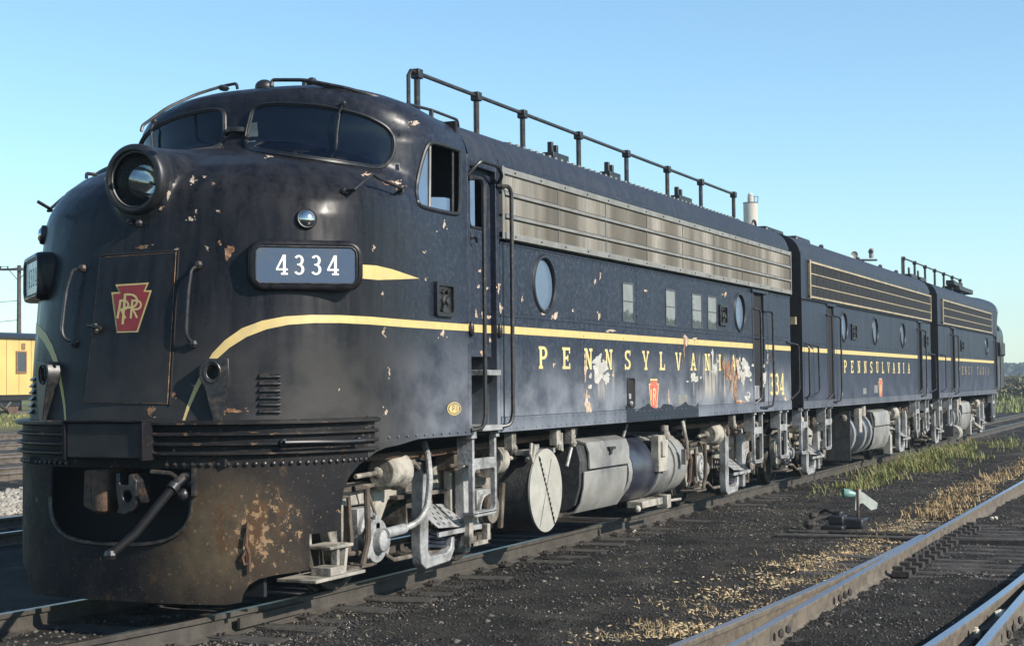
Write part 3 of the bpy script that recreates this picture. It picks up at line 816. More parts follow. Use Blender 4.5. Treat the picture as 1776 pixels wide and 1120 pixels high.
b = MB(); b.box(-12.7, -11.4, .4, .45, 2.6, 4.05); b.box(-11.62, -11.58, -1.45, 1.45, 2.6, 4.0); b.box(-12.7, -11.4, -1.45, 1.45, 2.55, 2.6)
b.box(-12.02, -11.98, -1.2, -1.14, 2.9, 3.75)
b.build('cab_interior', M['dark'], A, smooth=0)

# windshields (right one seen whole, the left one its mirror image)
WS = smooth_poly([(446, 187), (490, 181), (560, 186), (625, 200), (668, 221), (682, 246), (676, 276), (655, 292), (610, 287), (540, 277), (470, 267), (433, 259), (428, 244), (434, 212)], 5)
for s_, o in zip((1, -1), decal('windshield', [WS], M['wglass'], A, off=.008, step=12, both=True)):
    pass
ws_objs = [o for o in A.children if o.name.startswith('windshield')]
g2 = surf_tube('gasket', WS, .020, M['black'], None, off=.006, closed=True, both=True, sub=2)
for o, p in zip(g2, ws_objs): setpar(o, p)
g3 = surf_tube('sealing_strip', WS, .006, M['black'], None, off=.027, closed=True, both=True, sub=2)
for o, p in zip(g3, ws_objs): setpar(o, p)
decal('sun_visor', [[(434, 215), (447, 213), (449, 236), (441, 254), (431, 250)]], simple('faded_visor', (.10, .13, .125), .7), ws_objs[0], off=.011, step=0)
# bar joining the two windshields
pp, nn = hit([(425, 226)]); pm = pp[0] * np.array([1, -1, 1])
xs = np.linspace(0, 1, 9); q = [pp[0] * (1 - t) + pm * t for t in xs]
q = [p + np.array([-.06 * (1 - (2 * t - 1) ** 2), 0, 0]) for p, t in zip(q, xs)]
MB().tube(q, .028, 8).build('centre_bar', M['black'], A)
# wipers
for pts in ([(596, 183), (590, 200), (585, 232), (582, 266)],):
    Pw, Nw = hit(pts); Q = Pw + Nw * np.array([[.03], [.06], [.045], [.03]])
    for s in (1, -1):
        w_ = MB().tube(Q * np.array([1, s, 1]), .008, 6).sphere(tuple(Q[0] * np.array([1, s, 1])), .028, 8).build('wiper', M['grab'], A)
        MB().tube((Q[1:] + Nw[1:] * -.012) * np.array([1, s, 1]), .009, 6).build('wiper_blade', M['alu'], w_)

# headlight
HC0 = (-14.20, 0, 3.272); HD = (-1, 0, -.04)
hl = MB().lathe(HC0, HD, [(-.14, .225), (-.10, .258), (.0, .274), (.04, .270), (.062, .250), (.058, .226), (.0, .216), (-.06, .21)], 56, cap=False).build('headlight', M['black'], A, smooth=60)
MB().lathe(HC0, HD, [(.0, .218), (.03, .217), (.036, .209), (.02, .205)], 56, cap=False).build('bezel', M['alu'], hl)
MB().lathe(HC0, HD, [(-.30, .01), (-.27, .10), (-.18, .17), (.0, .214)], 40, cap=False).build('housing', M['wglass'], hl, smooth=60)
MB().lathe((-14.14, -.03, 3.262), (-1, -.3, -.02), [(-.17, .01), (-.15, .05), (-.09, .10), (-.0, .13), (.004, .125)], 32, cap=False).build('reflector', M['chrome'], hl, smooth=60)
MB().lathe(HC0, HD, [(0, .21), (.018, .165), (.03, .10), (.034, .02)], 48).build('lens', M['lens'], hl, smooth=60)
b = MB()
for u, v in ((229, 385), (244, 388)):
    p, n_ = hit([(u, v)]); b.sphere(tuple(p[0] + n_[0] * .02), .03, 8)
b.build('bolt_lug', M['grab'], A)

# number boards
def board(s):
    c = np.array([-13.868, -1.30 * s, 2.585])
    n_ = np.array([-.755, -.656 * s, 0]); e = np.array([.656, -.755 * s, 0]); k = np.array([0, 0, 1.])
    f = lambda d: (lambda x, z: tuple(c + e * x + k * z + n_ * d))
    W, H = .434, .192
    b = MB()
    # soft outer box
    prev = None; ring = []
    for d, g_ in ((-.55, .0), (-.02, .0), (.012, -.006), (.026, -.018), (.026, -.040), (.012, -.046), (.008, -.055)):
        o = rrect(-W - g_, W + g_, -H - g_, H + g_, .13 + g_ * .8, 8)
        o = [(max(-W - g_, min(W + g_, x)), z) for x, z in rrect(-(W + g_), W + g_, -(H + g_), H + g_, max(.03, .12 + g_), 8)]
        ring.append([f(d)(x, z) for x, z in o])
    n0 = len(ring[0])
    for r_ in ring: b.v += [tuple(map(float, p)) for p in r_]
    for i in range(len(ring) - 1):
        for j in range(n0): b.f.append((i * n0 + j, i * n0 + (j + 1) % n0, (i + 1) * n0 + (j + 1) % n0, (i + 1) * n0 + j))
    o = b.build('number_board', M['nose'], A, smooth=60)
    V, T = tri2d([rrect(-W + .050, W - .050, -H + .050, H - .050, .05)])
    MB().add([f(.010)(*p) for p in V], T).build('board_glass', M['milk'], o, smooth=0)
    gl = MB().tube([f(.014)(x, z) for x, z in rrect(-W + .053, W - .053, -H + .053, H - .053, .05)], .008, 6, True).build('retaining_ring', M['grab'], o)
    tb = MB()
    for i, ch in enumerate('4334'):
        V, T = tri2d(glyph(ch, .2, .1))
        x0 = -.215 + i * .128
        tb.add([f(.0135)((x0 + p[0] * .108 - .015) , -.074 + p[1] * .15) if s > 0 else f(.0135)(-(x0 + p[0] * .108 - .015), -.074 + p[1] * .15) for p in V], T)
    tb.build('numerals', M['white'], o, smooth=0)
board(1); board(-1)
# small marker lamp
p, n_ = hit([(531, 380)]); p = p[0]; n_ = n_[0]
for s in (1, -1):
    P_, N_ = p * np.array([1, s, 1]), n_ * np.array([1, s, 1])
    o = MB().lathe(P_, N_, [(-.02, .082), (.02, .08), (.032, .072), (.03, .064)], 28, cap=False).build('marker_lamp', M['black'], A)
    MB().lathe(P_, N_, [(.015, .066), (.035, .06), (.05, .04), (.056, .01)], 24).build('lens', M['chrome'], o, smooth=60)

# nose door, its edge, handle and the keystone emblem
decal('nose_door', [[(176, 447), (305, 438), (291, 699), (149, 697)]], M['doorp'] if 'doorp' in M else M['nose'], A, off=.010, step=14)
dedge = [(175, 447), (305, 437.5), (306, 438.5), (291.5, 699), (290.5, 700), (149, 698), (148, 697), (174.5, 448)]
surf_tube('door_edge', [(175, 447), (306, 438), (291, 700), (148, 697)], .0032, M['rustpatch'], A, off=.006, closed=True, sub=12)
surf_tube('door_gap', [(176, 444), (310, 435), (295, 703)], .009, M['dark'], A, off=.002, sub=14)
P_, N_ = hit([(163, 567), (172, 568), (186, 572), (170, 574)])
hd = MB(); hd.tube([P_[0] + N_[0] * .01, P_[0] + N_[0] * .06, P_[1] + N_[1] * .07, P_[2] + N_[2] * .07], .014, 8); hd.sphere(tuple(P_[3] + N_[3] * .03), .03, 8); hd.sphere(tuple(P_[1] + N_[1] * .05), .028, 8)
hd.build('door_handle', M['grab'], A)
KO = [(202, 494), (260, 490.5), (254, 504), (265, 504), (241, 576.5), (204, 577.5), (195, 507.5), (208, 507)]
KI = [(206, 496.8), (256.5, 493.8), (250.5, 506.6), (261.5, 507), (239, 573.8), (206.2, 574.6), (198.5, 510.2), (211.5, 509.8)]
em = decal('keystone_emblem', [KO], M['yellow'], A, off=.0125, step=9)
decal('red_field', [KI], M['red'], em, off=.0145, step=9)
# interlaced monogram P R R drawn as ribbon strokes
def ribbon(p, wd):
    p = np.array(p, float); out = []; inn = []
    for i in range(len(p)):
        t = p[min(i + 1, len(p) - 1)] - p[max(i - 1, 0)]; t /= np.linalg.norm(t); n = np.array([-t[1], t[0]])
        out.append(tuple(p[i] + n * wd / 2)); inn.append(tuple(p[i] - n * wd / 2))
    return out + inn[::-1]
def bowl(x0, y0, x1, y1, sk=0, n=8):
    cy = (y0 + y1) / 2; r = (y1 - y0) / 2
    return [(x0, y0)] + [(x1 - r * .9 + r * math.sin(R(180 * k / n)) + sk * math.cos(R(180 * k / n)), cy - r * math.cos(R(180 * k / n))) for k in range(n + 1)] + [(x0 - sk, y1)]
mono = [ribbon([(219.5, 510), (215, 563)], 4.2), ribbon(bowl(219, 511.5, 239, 534), 3.8),
        ribbon([(211.5, 521), (206, 553)], 3.8), ribbon(bowl(211, 522, 224, 537), 3.4), ribbon([(212, 537), (220, 553)], 3.6),
        ribbon([(232, 521), (229, 553)], 3.8), ribbon(bowl(231.5, 522, 246, 537), 3.4), ribbon([(233, 537), (240, 552)], 3.6)]
decal('monogram', mono, M['yellow'], em, off=.0165, step=0, dens=3)

# handrails beside the door
for pts, dd in (([(145, 466), (137, 470), (129, 505), (121, 575), (122, 589), (131, 596)], (.0, .06, .075, .075, .06, .0)), ([(345, 460), (338, 470), (334, 510), (330, 575), (331, 590), (336, 597)], (.0, .06, .075, .075, .06, .0))):
    P_, N_ = hit(pts); Q = P_ + N_ * np.array(dd)[:, None]
    h_ = grab(Q, A, .014, 'handrail')
    MB().sphere(tuple(P_[0] + N_[0] * .01), .035, 8).sphere(tuple(P_[-1] + N_[-1] * .01), .035, 8).build('bracket', M['grab'], h_)
# stirrup grab below the windshield
P_, N_ = hit([(595, 333), (603, 339), (630, 318), (638, 324), (682, 337), (692, 333)])
for s in (1, -1):
    h_ = MB().tube((P_ + N_ * np.array([.02, .09, .12, .12, .09, .02])[:, None]) * np.array([1, s, 1]), .013, 8).build('grab_iron', M['black'], A)
    MB().sphere(tuple((P_[0] + N_[0] * .01) * np.array([1, s, 1])), .03, 8).sphere(tuple((P_[-1] + N_[-1] * .01) * np.array([1, s, 1])), .03, 8).build('bracket', M['grab'], h_)

# lifting lugs
def lug(s):
    pc, nc = hit([(374, 650)]); pb, nb_ = hit([(380, 737)])
    pc, pb = pc[0] * np.array([1, s, 1]), pb[0] * np.array([1, s, 1]); n_ = nc[0] * np.array([1, s, 1]); n_[2] = 0; n_ /= np.linalg.norm(n_)
    n2 = np.array([-.90, -.43 * s, 0.]); e = np.array([.43, -.90 * s, 0.])
    c = pc + n2 * .06
    prof = [(-.105, .05), (-.085, .095), (-.04, .12), (.11, .12), (.115, -.02), (.045, -.42), (.02, -.44), (-.07, -.09), (-.105, -.02)]
    V, T = tri2d([prof], [circ(-.01, .02, .042, 16, 1.25)])
    b = MB(); N = len(V)
    f = lambda d: [tuple(c + e * p[0] + np.array([0, 0, 1]) * p[1] + n2 * d) for p in V]
    E = {}
    for t in T:
        for q in ((t[0], t[1]), (t[1], t[2]), (t[2], t[0])): E[q] = 1
    b.add(f(.03) + f(-.22), list(T) + [(a, a + N, d + N, d) for (a, d) in E if (d, a) not in E])
    o = b.build('lifting_lug', M['grab'], A, bevel=.006)
    q = MB(); q.tube([tuple(c + e * x + np.array([0, 0, 1]) * z + n2 * .035) for x, z in circ(-.01, .02, .060, 18, 1.25)], .006, 6, True); q.build('eye_ring', M['grab'], o)
lug(1); lug(-1)

# nose louvre vents
P0, N0 = hit([(449, 651 + 12.2 * i) for i in range(6)]); P1, N1 = hit([(486, 651 + 12.2 * i) for i in range(6)])
for i in range(6):
    a, c_ = P0[i], P1[i]; n_ = N0[i]; mid = (a + c_) / 2; d = (c_ - a); L = np.linalg.norm(d); d /= L
    for s in (1, -1):
        q = MB(); zz = np.array([0, 0, 1.])
        vs = [];
        for e_, pt, nrm in ((0, a, N0[i]), (1, c_, N1[i])):
            vs += [pt + zz * .016, pt + nrm * .028 - zz * .006, pt + nrm * .028 - zz * .018, pt - zz * .020]
        q.add([tuple(v_ * np.array([1, s, 1])) for v_ in vs], [(0, 1, 5, 4), (1, 2, 6, 5), (2, 3, 7, 6), (0, 3, 2, 1), (4, 5, 6, 7)])
        q.build('vent_louver', M['grab'], A, bevel=.003)

# yellow stripe: rises from the anticlimber, arches over and runs along the side
TOP = [(315, 734), (324, 705), (337, 672), (352, 640), (368, 613), (390, 590), (420, 569), (455, 556), (495, 548.5), (540, 546), (590, 546.5), (640, 549), (700, 554), (760, 558.5), (812, 562.3)]
BOT = [(319, 735), (329, 707), (343, 676), (360, 646), (377, 622), (398, 603), (428, 584), (462, 571), (500, 563), (545, 560), (590, 560), (640, 562.5), (700, 567.2), (760, 571), (812, 574)]
decal('yellow_stripe', [TOP + BOT[::-1]], M['yellow'], A, off=.003, step=8, dens=8, both=True)
decal('yellow_spear', [[(628, 459), (652, 460.5), (680, 467), (727, 483), (690, 484.5), (655, 485.5), (628, 483)]], M['yellow'], A, off=.003, step=8, both=True)

# anticlimber ribs and the coupler pocket cover
PXF, PXC = -14.47, -13.15
def plan_curve(off=0., xf=PXF, y0=0., xend=-13.3, n=2.5, N=60):
    """half of the plan outline from y = 0 round to the long side at xend (near side)"""
    pts = []
    A_, B_ = PXC - xf + off, 1.51 + off
    for k in range(N + 1):
        a = math.pi / 2 * k / N
        pts.append((PXC - A_ * math.cos(a) ** (2 / n), -B_ * math.sin(a) ** (2 / n)))
    pts = [p for p in pts if -p[1] >= y0]
    if xend > PXC: pts.append((xend, -B_))
    else: pts = [p for p in pts if p[0] <= xend]
    return pts
def band(z0, z1, off0, off1, y0=0., xend=-13.3, s=1, inner=-.05):
    """bar with a rounded outer face swept along the plan outline"""
    prof = [(inner, z0), (off0, z0), (off1, (z0 * .75 + z1 * .25)), (off1, (z0 * .25 + z1 * .75)), (off0, z1), (inner, z1)]
    cur = [plan_curve(o, y0=y0 * (1 + 0), xend=xend) for o, _ in prof]
    m_ = min(len(c) for c in cur); b = MB(); vs = []
    cur = []
    base = np.array(plan_curve(0, y0=y0, xend=xend))
    T_ = np.gradient(base, axis=0); T_ /= np.linalg.norm(T_, axis=1, keepdims=True); Nn = np.stack([T_[:, 1], -T_[:, 0]], 1)
    for p, n_ in zip(base, Nn):
        for o, z in prof: q = p + n_ * o; vs.append((q[0], q[1] * s, z))
    k = len(prof); fs = [(i * k + j, i * k + (j + 1) % k, (i + 1) * k + (j + 1) % k, (i + 1) * k + j) for i in range(len(base) - 1) for j in range(k)]
    fs += [tuple(range(k)), tuple((len(base) - 1) * k + j for j in range(k))[::-1]]
    return b.add(vs, fs)
XE = -12.55 if False else -13.33
def xe_side(): return -13.33
for s in (1, -1):
    MB_ = band(1.165, 1.435, .0, .004, 0., -13.16, s, inner=-.08); MB_.build('anticlimber', M['pilot'], A, smooth=40)
    for z in (1.400, 1.322, 1.250, 1.182):
        band(z, z + (.030 if z < 1.39 else .04), .030, .045 if z < 1.39 else .06, .30, -13.16, s).build('rib', M['pilotrib'] if 'pilotrib' in M else M['pilot'], A, smooth=40)
b = MB(); b.box(-14.60, -14.40, -.34, .34, 1.165, 1.425); pk = b.build('pocket_cover', M['nose'], A, bevel=.012)
b = MB(); b.box(-14.615, -14.40, -.37, -.342, 1.15, 1.43); b.box(-14.615, -14.40, .342, .37, 1.15, 1.43); b.box(-14.62, -14.36, -.37, .37, 1.428, 1.447)
b.build('pocket_frame', M['pilot'], A, bevel=.006)

# pilot skirt: a sheet wrapped round the plan outline, developed as (arc length, height)
base = np.array(plan_curve(0, y0=0, xend=-12.3, N=160)); seg = np.concatenate([[0], np.cumsum(np.linalg.norm(np.diff(base, axis=0), axis=1))])
TT = np.gradient(base, axis=0); TT /= np.linalg.norm(TT, axis=1, keepdims=True); NN2 = np.stack([TT[:, 1], -TT[:, 0]], 1)
def S2P(s_, z, off=0., side=1):
    a = abs(s_); sg = 1 if s_ >= 0 else -1
    flare = np.clip((.5 - z) / .5, 0, 1) ** 2 * .0
    x = np.interp(a, seg, base[:, 0]) + np.interp(a, seg, NN2[:, 0]) * (off + flare); y = np.interp(a, seg, base[:, 1]) + np.interp(a, seg, NN2[:, 1]) * (off + flare)
    return (x, y * sg, z)
def pil(u, v, side=1):
    """(arc length, height) where a line of sight meets the skirt on the near half"""
    d = ray(u, v); best = None
    rel = base - CAM[:2]; cr_ = rel[:, 0] * d[1] - rel[:, 1] * d[0]
    for i in range(len(base) - 1):
        if cr_[i] * cr_[i + 1] <= 0 and cr_[i] != cr_[i + 1]:
            k = cr_[i] / (cr_[i] - cr_[i + 1]); p = base[i] + (base[i + 1] - base[i]) * k
            t = (p - CAM[:2]).dot(d[:2]) / d[:2].dot(d[:2]); z = CAM[2] + d[2] * t
            if best is None or t < best[0]: best = (t, seg[i] + (seg[i + 1] - seg[i]) * k, z)
    return (best[1], best[2]) if best else None
arch_px = [(640, 792), (622, 806), (606, 826), (596, 850), (592, 880), (592, 919), (537, 926), (537, 988), (480, 996), (450, 1003), (432, 1014), (422, 1030), (419, 1044)]
arch = [pil(*p) for p in arch_px]
sx_ = np.interp(-13.33, base[:, 0][seg > .9], seg[seg > .9])
half = [(0, 1.17)] + [(arch[0][0] + .0, 1.17)] + arch + [(.9, .10), (.55, .105), (0, .11)]
outer = half[1:] + [(-a, z) for a, z in half[1:-1][::-1]]
hr = pil(333, 850)[0]
def hcurve(n=12):
    return [(hr * (abs(math.cos(t)) ** .62) * (1 if math.cos(t) >= 0 else -1), .86 - .335 * abs(math.sin(t)) ** .75) for t in [math.pi * k / (2 * n) for k in range(2 * n + 1)]]
hole = [(hr, 1.09)] + hcurve() + [(-hr, 1.09)]
V, T = tri2d([outer], [hole], grid=.05, dens=.05)
b = MB(); N = len(V)
b.add([S2P(p[0], p[1]) for p in V] + [S2P(p[0], p[1], -.02) for p in V], list(T) + [tuple(i + N for i in t[::-1]) for t in T])
E = {}
for t in T:
    for q in ((t[0], t[1]), (t[1], t[2]), (t[2], t[0])): E[q] = 1
b.f += [(a, a + N, c_ + N, c_) for (a, c_) in E if (c_, a) not in E]
pilot = b.build('pilot', M['pilot'], A, smooth=40)
MB().tube([S2P(a, z, .008) for a, z in hole[1:-1]], .016, 6).build('opening_lip', M['grab'], pilot)
bb = MB()
for k in range(34):
    s_ = .46 + k * .066
    if s_ < arch[0][0] - .02:
        for sg in (1, -1):
            p = S2P(s_ * sg, 1.118, .0); n_ = np.array(S2P(s_ * sg, 1.118, 1.)) - np.array(p)
            rivet_row(bb, [p], .020, tuple(n_), .02)
tag(bb.build('rivets', M['grab'], pilot), kind='stuff')
b = MB(); b.box(-14.12, -14.08, -1.08, 1.08, .14, 1.16); b.box(-14.1, -13.3, 1.06, 1.10, .14, 1.16); b.box(-14.35, -14.1, -.9, .9, 1.10, 1.16); b.build('pilot_backing', M['dark'], A, smooth=0)  # dark plates added behind the pilot opening to keep it black
# coupler
b = MB()
def yz(b, prof, x0, x1): return b.prism(prof, lambda y, z: (x0, y, z), lambda y, z: (x1, y, z))
yz(b, [(.27, .80), (.26, 1.07), (.04, 1.08), (.03, .95), (.05, .76), (.14, .75)], -14.50, -14.12)
b.lathe((-14.49, .10, .76), (0, 0, 1), [(0, .06), (.02, .07), (.29, .07), (.31, .06)], 14)
cp = b.build('coupler', M['rust'], A, bevel=.015)
b = MB(); pr = [(-.235, .84), (-.24, 1.0), (-.20, 1.05), (-.165, 1.05), (-.165, .97), (-.085, .97), (-.085, 1.06), (-.05, 1.06), (-.055, .90), (-.075, .80), (-.05, .76), (-.13, .745), (-.20, .78)]
V, T = tri2d([pr], [circ(-.155, .885, .042, 12)]); N = len(V)
b.add([(-14.52, p[0], p[1]) for p in V] + [(-14.35, p[0], p[1]) for p in V], list(T) + [tuple(i + N for i in t[::-1]) for t in T]); E = {}
for t in T:
    for q in ((t[0], t[1]), (t[1], t[2]), (t[2], t[0])): E[q] = 1
b.f += [(a, a + N, c_ + N, c_) for (a, c_) in E if (c_, a) not in E]
b.build('knuckle', M['grab'], cp, bevel=.01)
# brake hose with its cocks in a recess
b = MB(); hy = S2P(hr + .02, 1.0)
q = [at(318, 829, -.62), at(300, 845, -.60), at(275, 875, -.56), at(235, 925, -.50), at(190, 963, -.42)]
hose = MB().tube(q, .034, 12).build('brake_hose', M['rubber'], A)
b = MB(); b.tube([at(330, 826, -.66), at(318, 828, -.62), at(304, 840, -.605)], .036, 10); b.lathe(at(303, 841, -.605), at(296, 850, -.6) - at(303, 841, -.605), [(0, .045), (.05, .045)], 12)
b.sphere(tuple(at(318, 857, -.62)), .045, 10); b.sphere(tuple(at(328, 860, -.64)), .03, 8); b.sphere(tuple(at(191, 962, -.42)), .045, 8); b.sphere(tuple(at(332, 838, -.66)), .035, 8)
b.tube([at(262, 817, -.5), at(295, 820, -.56), at(310, 830, -.6)], .016, 6)
b.build('angle_cock', M['chromeiron'] if 'chromeiron' in M else M['grab'], A)
pz = pil(341, 842); 
b = MB(); a0 = np.array(S2P(pz[0], 1.085)); nrm = np.array(S2P(pz[0], 1.0, 1.)) - np.array(S2P(pz[0], 1.0))
b.obox(np.array(S2P(pz[0], .995, .03)), nrm, np.cross(nrm, [0, 0, 1]), (0, 0, 1), (.05, .012, .10)); b.build('cock_flange', M['grab'], A)
# uncoupling rod hook on the skirt and the lever on the ribs
a0 = [S2P(*pil(u, v), off=o_) for u, v, o_ in ((430, 905, .02), (428, 925, .03), (427, 945, .035), (432, 958, .035), (433, 990, .03))]
b = MB(); b.tube(a0, .012, 6); b.tube([S2P(*pil(u, v), off=.03) for u, v in ((428, 950), (421, 965), (424, 978), (434, 975))], .012, 6); b.build('chain_hook', M['rust'], pilot)
b = MB(); pts = [S2P(*pil(u, v), off=o_) for u, v, o_ in ((488, 767, .05), (488, 766, .12), (530, 765, .12), (580, 765, .12), (612, 763, .12), (612, 763, .05))]
b.tube(pts, .016, 8); b.sphere(tuple(pts[0]), .035, 8); b.sphere(tuple(pts[-1]), .03, 8); b.build('hand_bar', M['black'], A)
# step inside the skirt cut-out
b = MB(); b.box(-13.75, -13.0, -1.30, -.95, .20, .225); b.box(-13.5, -13.3, -1.28, -1.1, .225, .29); b.box(-13.45, -13.1, -1.25, -1.0, .42, .445)
b.obox((-13.3, -1.2, .33), (0, 0, 1), (0, 1, 0), (1, 0, 0), (.12, .03, .02)); b.obox((-13.18, -1.2, .33), (.2, 0, .98), (0, 1, 0), (.98, 0, -.2), (.12, .03, .02))
b.box(-13.75, -13.3, -.99, -.95, .42, .9)
b.build('front_step', M['truck'], A, bevel=.005)

# ---- long side of unit A
Y = -1.515
# piece of side below the cab, behind the skirt
V = [(-13.36, 1.44), (-11.50, 1.44), (-11.50, 1.24), (-12.62, 1.235), (-12.80, 1.225), (-12.95, 1.20), (-13.08, 1.16), (-13.2, 1.10), (-13.30, 1.04)]
cs = [pil(*p) for p in ((640, 792), (655, 781), (675, 773), (700, 769))]
def sideskirt():
    """lower cab side between the anticlimber end and the cab door, cut away over the truck"""
    s0 = pil(637, 770)[0]; s1 = seg[-1] + .795
    z_ = [pil(u, v) for u, v in ((640, 792), (652, 783), (668, 776), (690, 771.5))]
    oz = [(s0, 1.45), (s1, 1.45), (s1, 1.238), (z_[-1][0] + .35, 1.24)] + z_[::-1] + [(s0, arch[0][1])]
    V, T = tri2d([oz], grid=.08, dens=.1)
    def fp(p, o):
        if p[0] > seg[-1]: return (-12.3 + (p[0] - seg[-1]), -1.51 - o, p[1])
        return S2P(p[0], p[1], o)
    b = MB(); b.add([fp(p, .004) for p in V], T); N = len(V); E = {}
    for t in T:
        for q in ((t[0], t[1]), (t[1], t[2]), (t[2], t[0])): E[q] = 1
    b.v += [tuple(map(float, fp(p, -.02))) for p in V]; b.f += [(a, a + N, c_ + N, c_) for (a, c_) in E if (c_, a) not in E]
    return b.build('cab_skirt', M['nose'], A, smooth=40)
sideskirt()
b = MB(); b.box(-12.9, -11.5, 1.49, 1.51, 1.24, 1.45); b.build('far_skirt', M['side'], A, smooth=0)
Zs, Zm, Zu, Zt = 1.38, 2.31, 2.985, 3.72
# door: frame, leaf, window, steps recess
b = MB(); b.box(-11.53, -11.47, Y, -1.40, 1.24, 3.72); b.box(-10.93, -10.86, Y, -1.40, 1.24, 3.72); b.box(-11.47, -10.93, Y, -1.40, 3.62, 3.72)
b.build('door_frame', M['side'], A, bevel=.006)
V, T = tri2d([hb(-11.47, -10.93, 1.95, 3.62)], [rrect(-11.38, -11.03, 3.09, 3.55, .06)])
N = len(V); b = MB(); E = {}
for t in T:
    for q in ((t[0], t[1]), (t[1], t[2]), (t[2], t[0])): E[q] = 1
b.add([(p[0], -1.455, p[1]) for p in V] + [(p[0], -1.42, p[1]) for p in V], list(T) + [(a, a + N, c_ + N, c_) for (a, c_) in E if (c_, a) not in E])
cdoor = b.build('cab_door', M['side'], A, smooth=0)
tg = MB().tube([(x, -1.458, z) for x, z in rrect(-11.38, -11.03, 3.09, 3.55, .06)], .012, 6, True).build('window_gasket', M['black'], cdoor)
MB().box(-11.37, -11.22, -1.44, -1.436, 3.1, 3.54).build('pane', M['skyglass'], cdoor, smooth=0)
b = MB(); b.sphere((-11.42, -1.49, 2.99), .03, 8); b.tube([(-11.42, -1.50, 2.99), (-11.36, -1.52, 2.98), (-11.33, -1.51, 2.95)], .014, 6); b.box(-11.44, -11.38, -1.475, -1.455, 2.92, 3.04); b.build('handle', M['black'], cdoor)
b = MB(); b.box(-11.25, -10.86, -1.62, -1.515, 3.60, 3.63)
grab([(-11.50, -1.51, 3.53), (-11.47, -1.56, 3.60), (-11.42, -1.60, 3.66), (-11.05, -1.60, 3.655), (-10.93, -1.585, 3.58), (-10.90, -1.51, 3.50)], A, .018, 'drip_hood', 'black')
b = MB(); b.box(-11.47, -10.93, -1.16, -1.14, 1.24, 1.95); b.box(-11.47, -10.93, -1.455, -1.15, 1.93, 1.95); b.box(-11.475, -11.465, -1.42, -1.15, 1.24, 1.95); b.box(-10.935, -10.925, -1.42, -1.15, 1.24, 1.95)
b.build('step_recess', M['side'], A, smooth=0)
b = MB(); b.box(-11.30, -10.94, -1.56, -1.2, 1.76, 1.81); b.build('step', M['truck2'], A, bevel=.006)
b = MB(); b.box(-11.34, -10.92, -1.56, -1.2, 1.265, 1.315); b.build('step', M['truck2'], A, bevel=.006)
MB().box(-11.30, -11.06, -1.30, -1.29, 1.33, 1.72).build('kick_plate', M['alu'], A, smooth=0)
b = MB(); b.box(-11.23, -11.12, -1.31, -1.30, 1.56, 1.66); b.obox((-11.16, -1.305, 1.45), (.25, 0, .97), (0, 1, 0), (-.97, 0, .25), (.13, .004, .02)); b.build('mirror_stain', M['stain'], A, smooth=0)
for x in (-11.50, -10.90):
    b = MB(); b.sphere((x, -1.53, 2.17), .045, 10, (.7, .6, 1.6)); b.build('hinge', M['black'], A)
grab([(-11.50, -1.52, 3.50), (-11.42, -1.60, 3.505), (-11.39, -1.61, 3.45), (-11.40, -1.61, 1.40), (-11.42, -1.60, 1.30), (-11.50, -1.52, 1.28)], A, .019, 'door_handrail')
grab([(-10.92, -1.52, 3.50), (-10.82, -1.60, 3.50), (-10.79, -1.61, 3.44), (-10.80, -1.61, 1.42), (-10.83, -1.60, 1.31), (-10.95, -1.52, 1.29)], A, .019, 'door_handrail')
class_vent(-12.19, -11.84, 2.26, 2.555, A)
# stripe and small plate on the door
MB().box(-11.465, -10.935, -1.458, -1.456, 2.148, 2.218).build('yellow_stripe', M['yellow'], A, smooth=0)
MB().box(-11.53, -11.47, -1.5175, -1.5155, 2.148, 2.218).build('yellow_stripe', M['yellow'], A, smooth=0)
MB().box(-10.93, -10.86, -1.5175, -1.5155, 2.148, 2.218).build('yellow_stripe', M['yellow'], A, smooth=0)
# wall panels
up = [-10.86, -8.25, -7.13, -4.98, -2.22]
ports = {0: [(-9.81, 2.655, .272)], 3: [(-2.86, 2.64, .262)]}
for i in range(4):
    panel('upper_panel', up[i], up[i + 1], Zm, Zu, M['side'], A, holes=[circ(x, z, r) for x, z, r in ports.get(i, [])])
panel('upper_panel', -1.53, -.02, Zm, Zu, M['side'], A)
lo = [-10.86, -8.75, -7.55, -4.95, -3.05, -2.22]
for i in range(5): panel('lower_panel', lo[i], lo[i + 1], Zs, Zm, M['side'], A)
panel('lower_panel', -1.53, -.02, Zs, Zm, M['side'], A)
panel('letter_board', -10.86, -.02, 3.68, 3.75, M['side'], A, y=-1.512)
panel('sill_strip', -10.86, -.02, 1.24, Zs, M['sill'], A, y=-1.522, th=.03)
b = MB(); b.box(-10.86, -.02, -1.522, -1.515, Zm - .006, Zm + .006); b.box(-10.86, -.02, -1.524, -1.515, 2.978, 2.990)
tag(b.build('batten', M['side'], A, smooth=0))
b = MB()
rivet_row(b, [(x, -1.522, 1.27) for x in np.arange(-13.0, -.1, .155)] + [(x, -1.522, 1.355) for x in np.arange(-10.8, -.1, .155)])
rivet_row(b, [(x, -1.515, z) for x in up[1:4] for z in np.arange(2.36, 2.96, .075)] + [(x - .03, -1.515, z) for x in lo[1:5] for z in np.arange(1.42, 2.28, .075)], .008)
rivet_row(b, [(x, -1.515, 2.345) for x in np.arange(-10.8, -.1, .11)] + [(x, -1.515, 2.955) for x in np.arange(-10.8, -.1, .11)], .007)
tag(b.build('rivets', M['side'], A), kind='stuff')
porthole(-9.81, 2.655, .275, A); porthole(-2.86, 2.64, .262, A)
for x0, x1 in ((-7.59, -7.22), (-6.09, -5.70), (-5.05, -4.63), (-4.38, -3.97)): dirty_pane(x0, x1, 2.36, 2.805, A)
class_vent(-3.89, -3.53, 2.43, 2.71, A)
louver_band_stainless(-10.86, -.02, A)
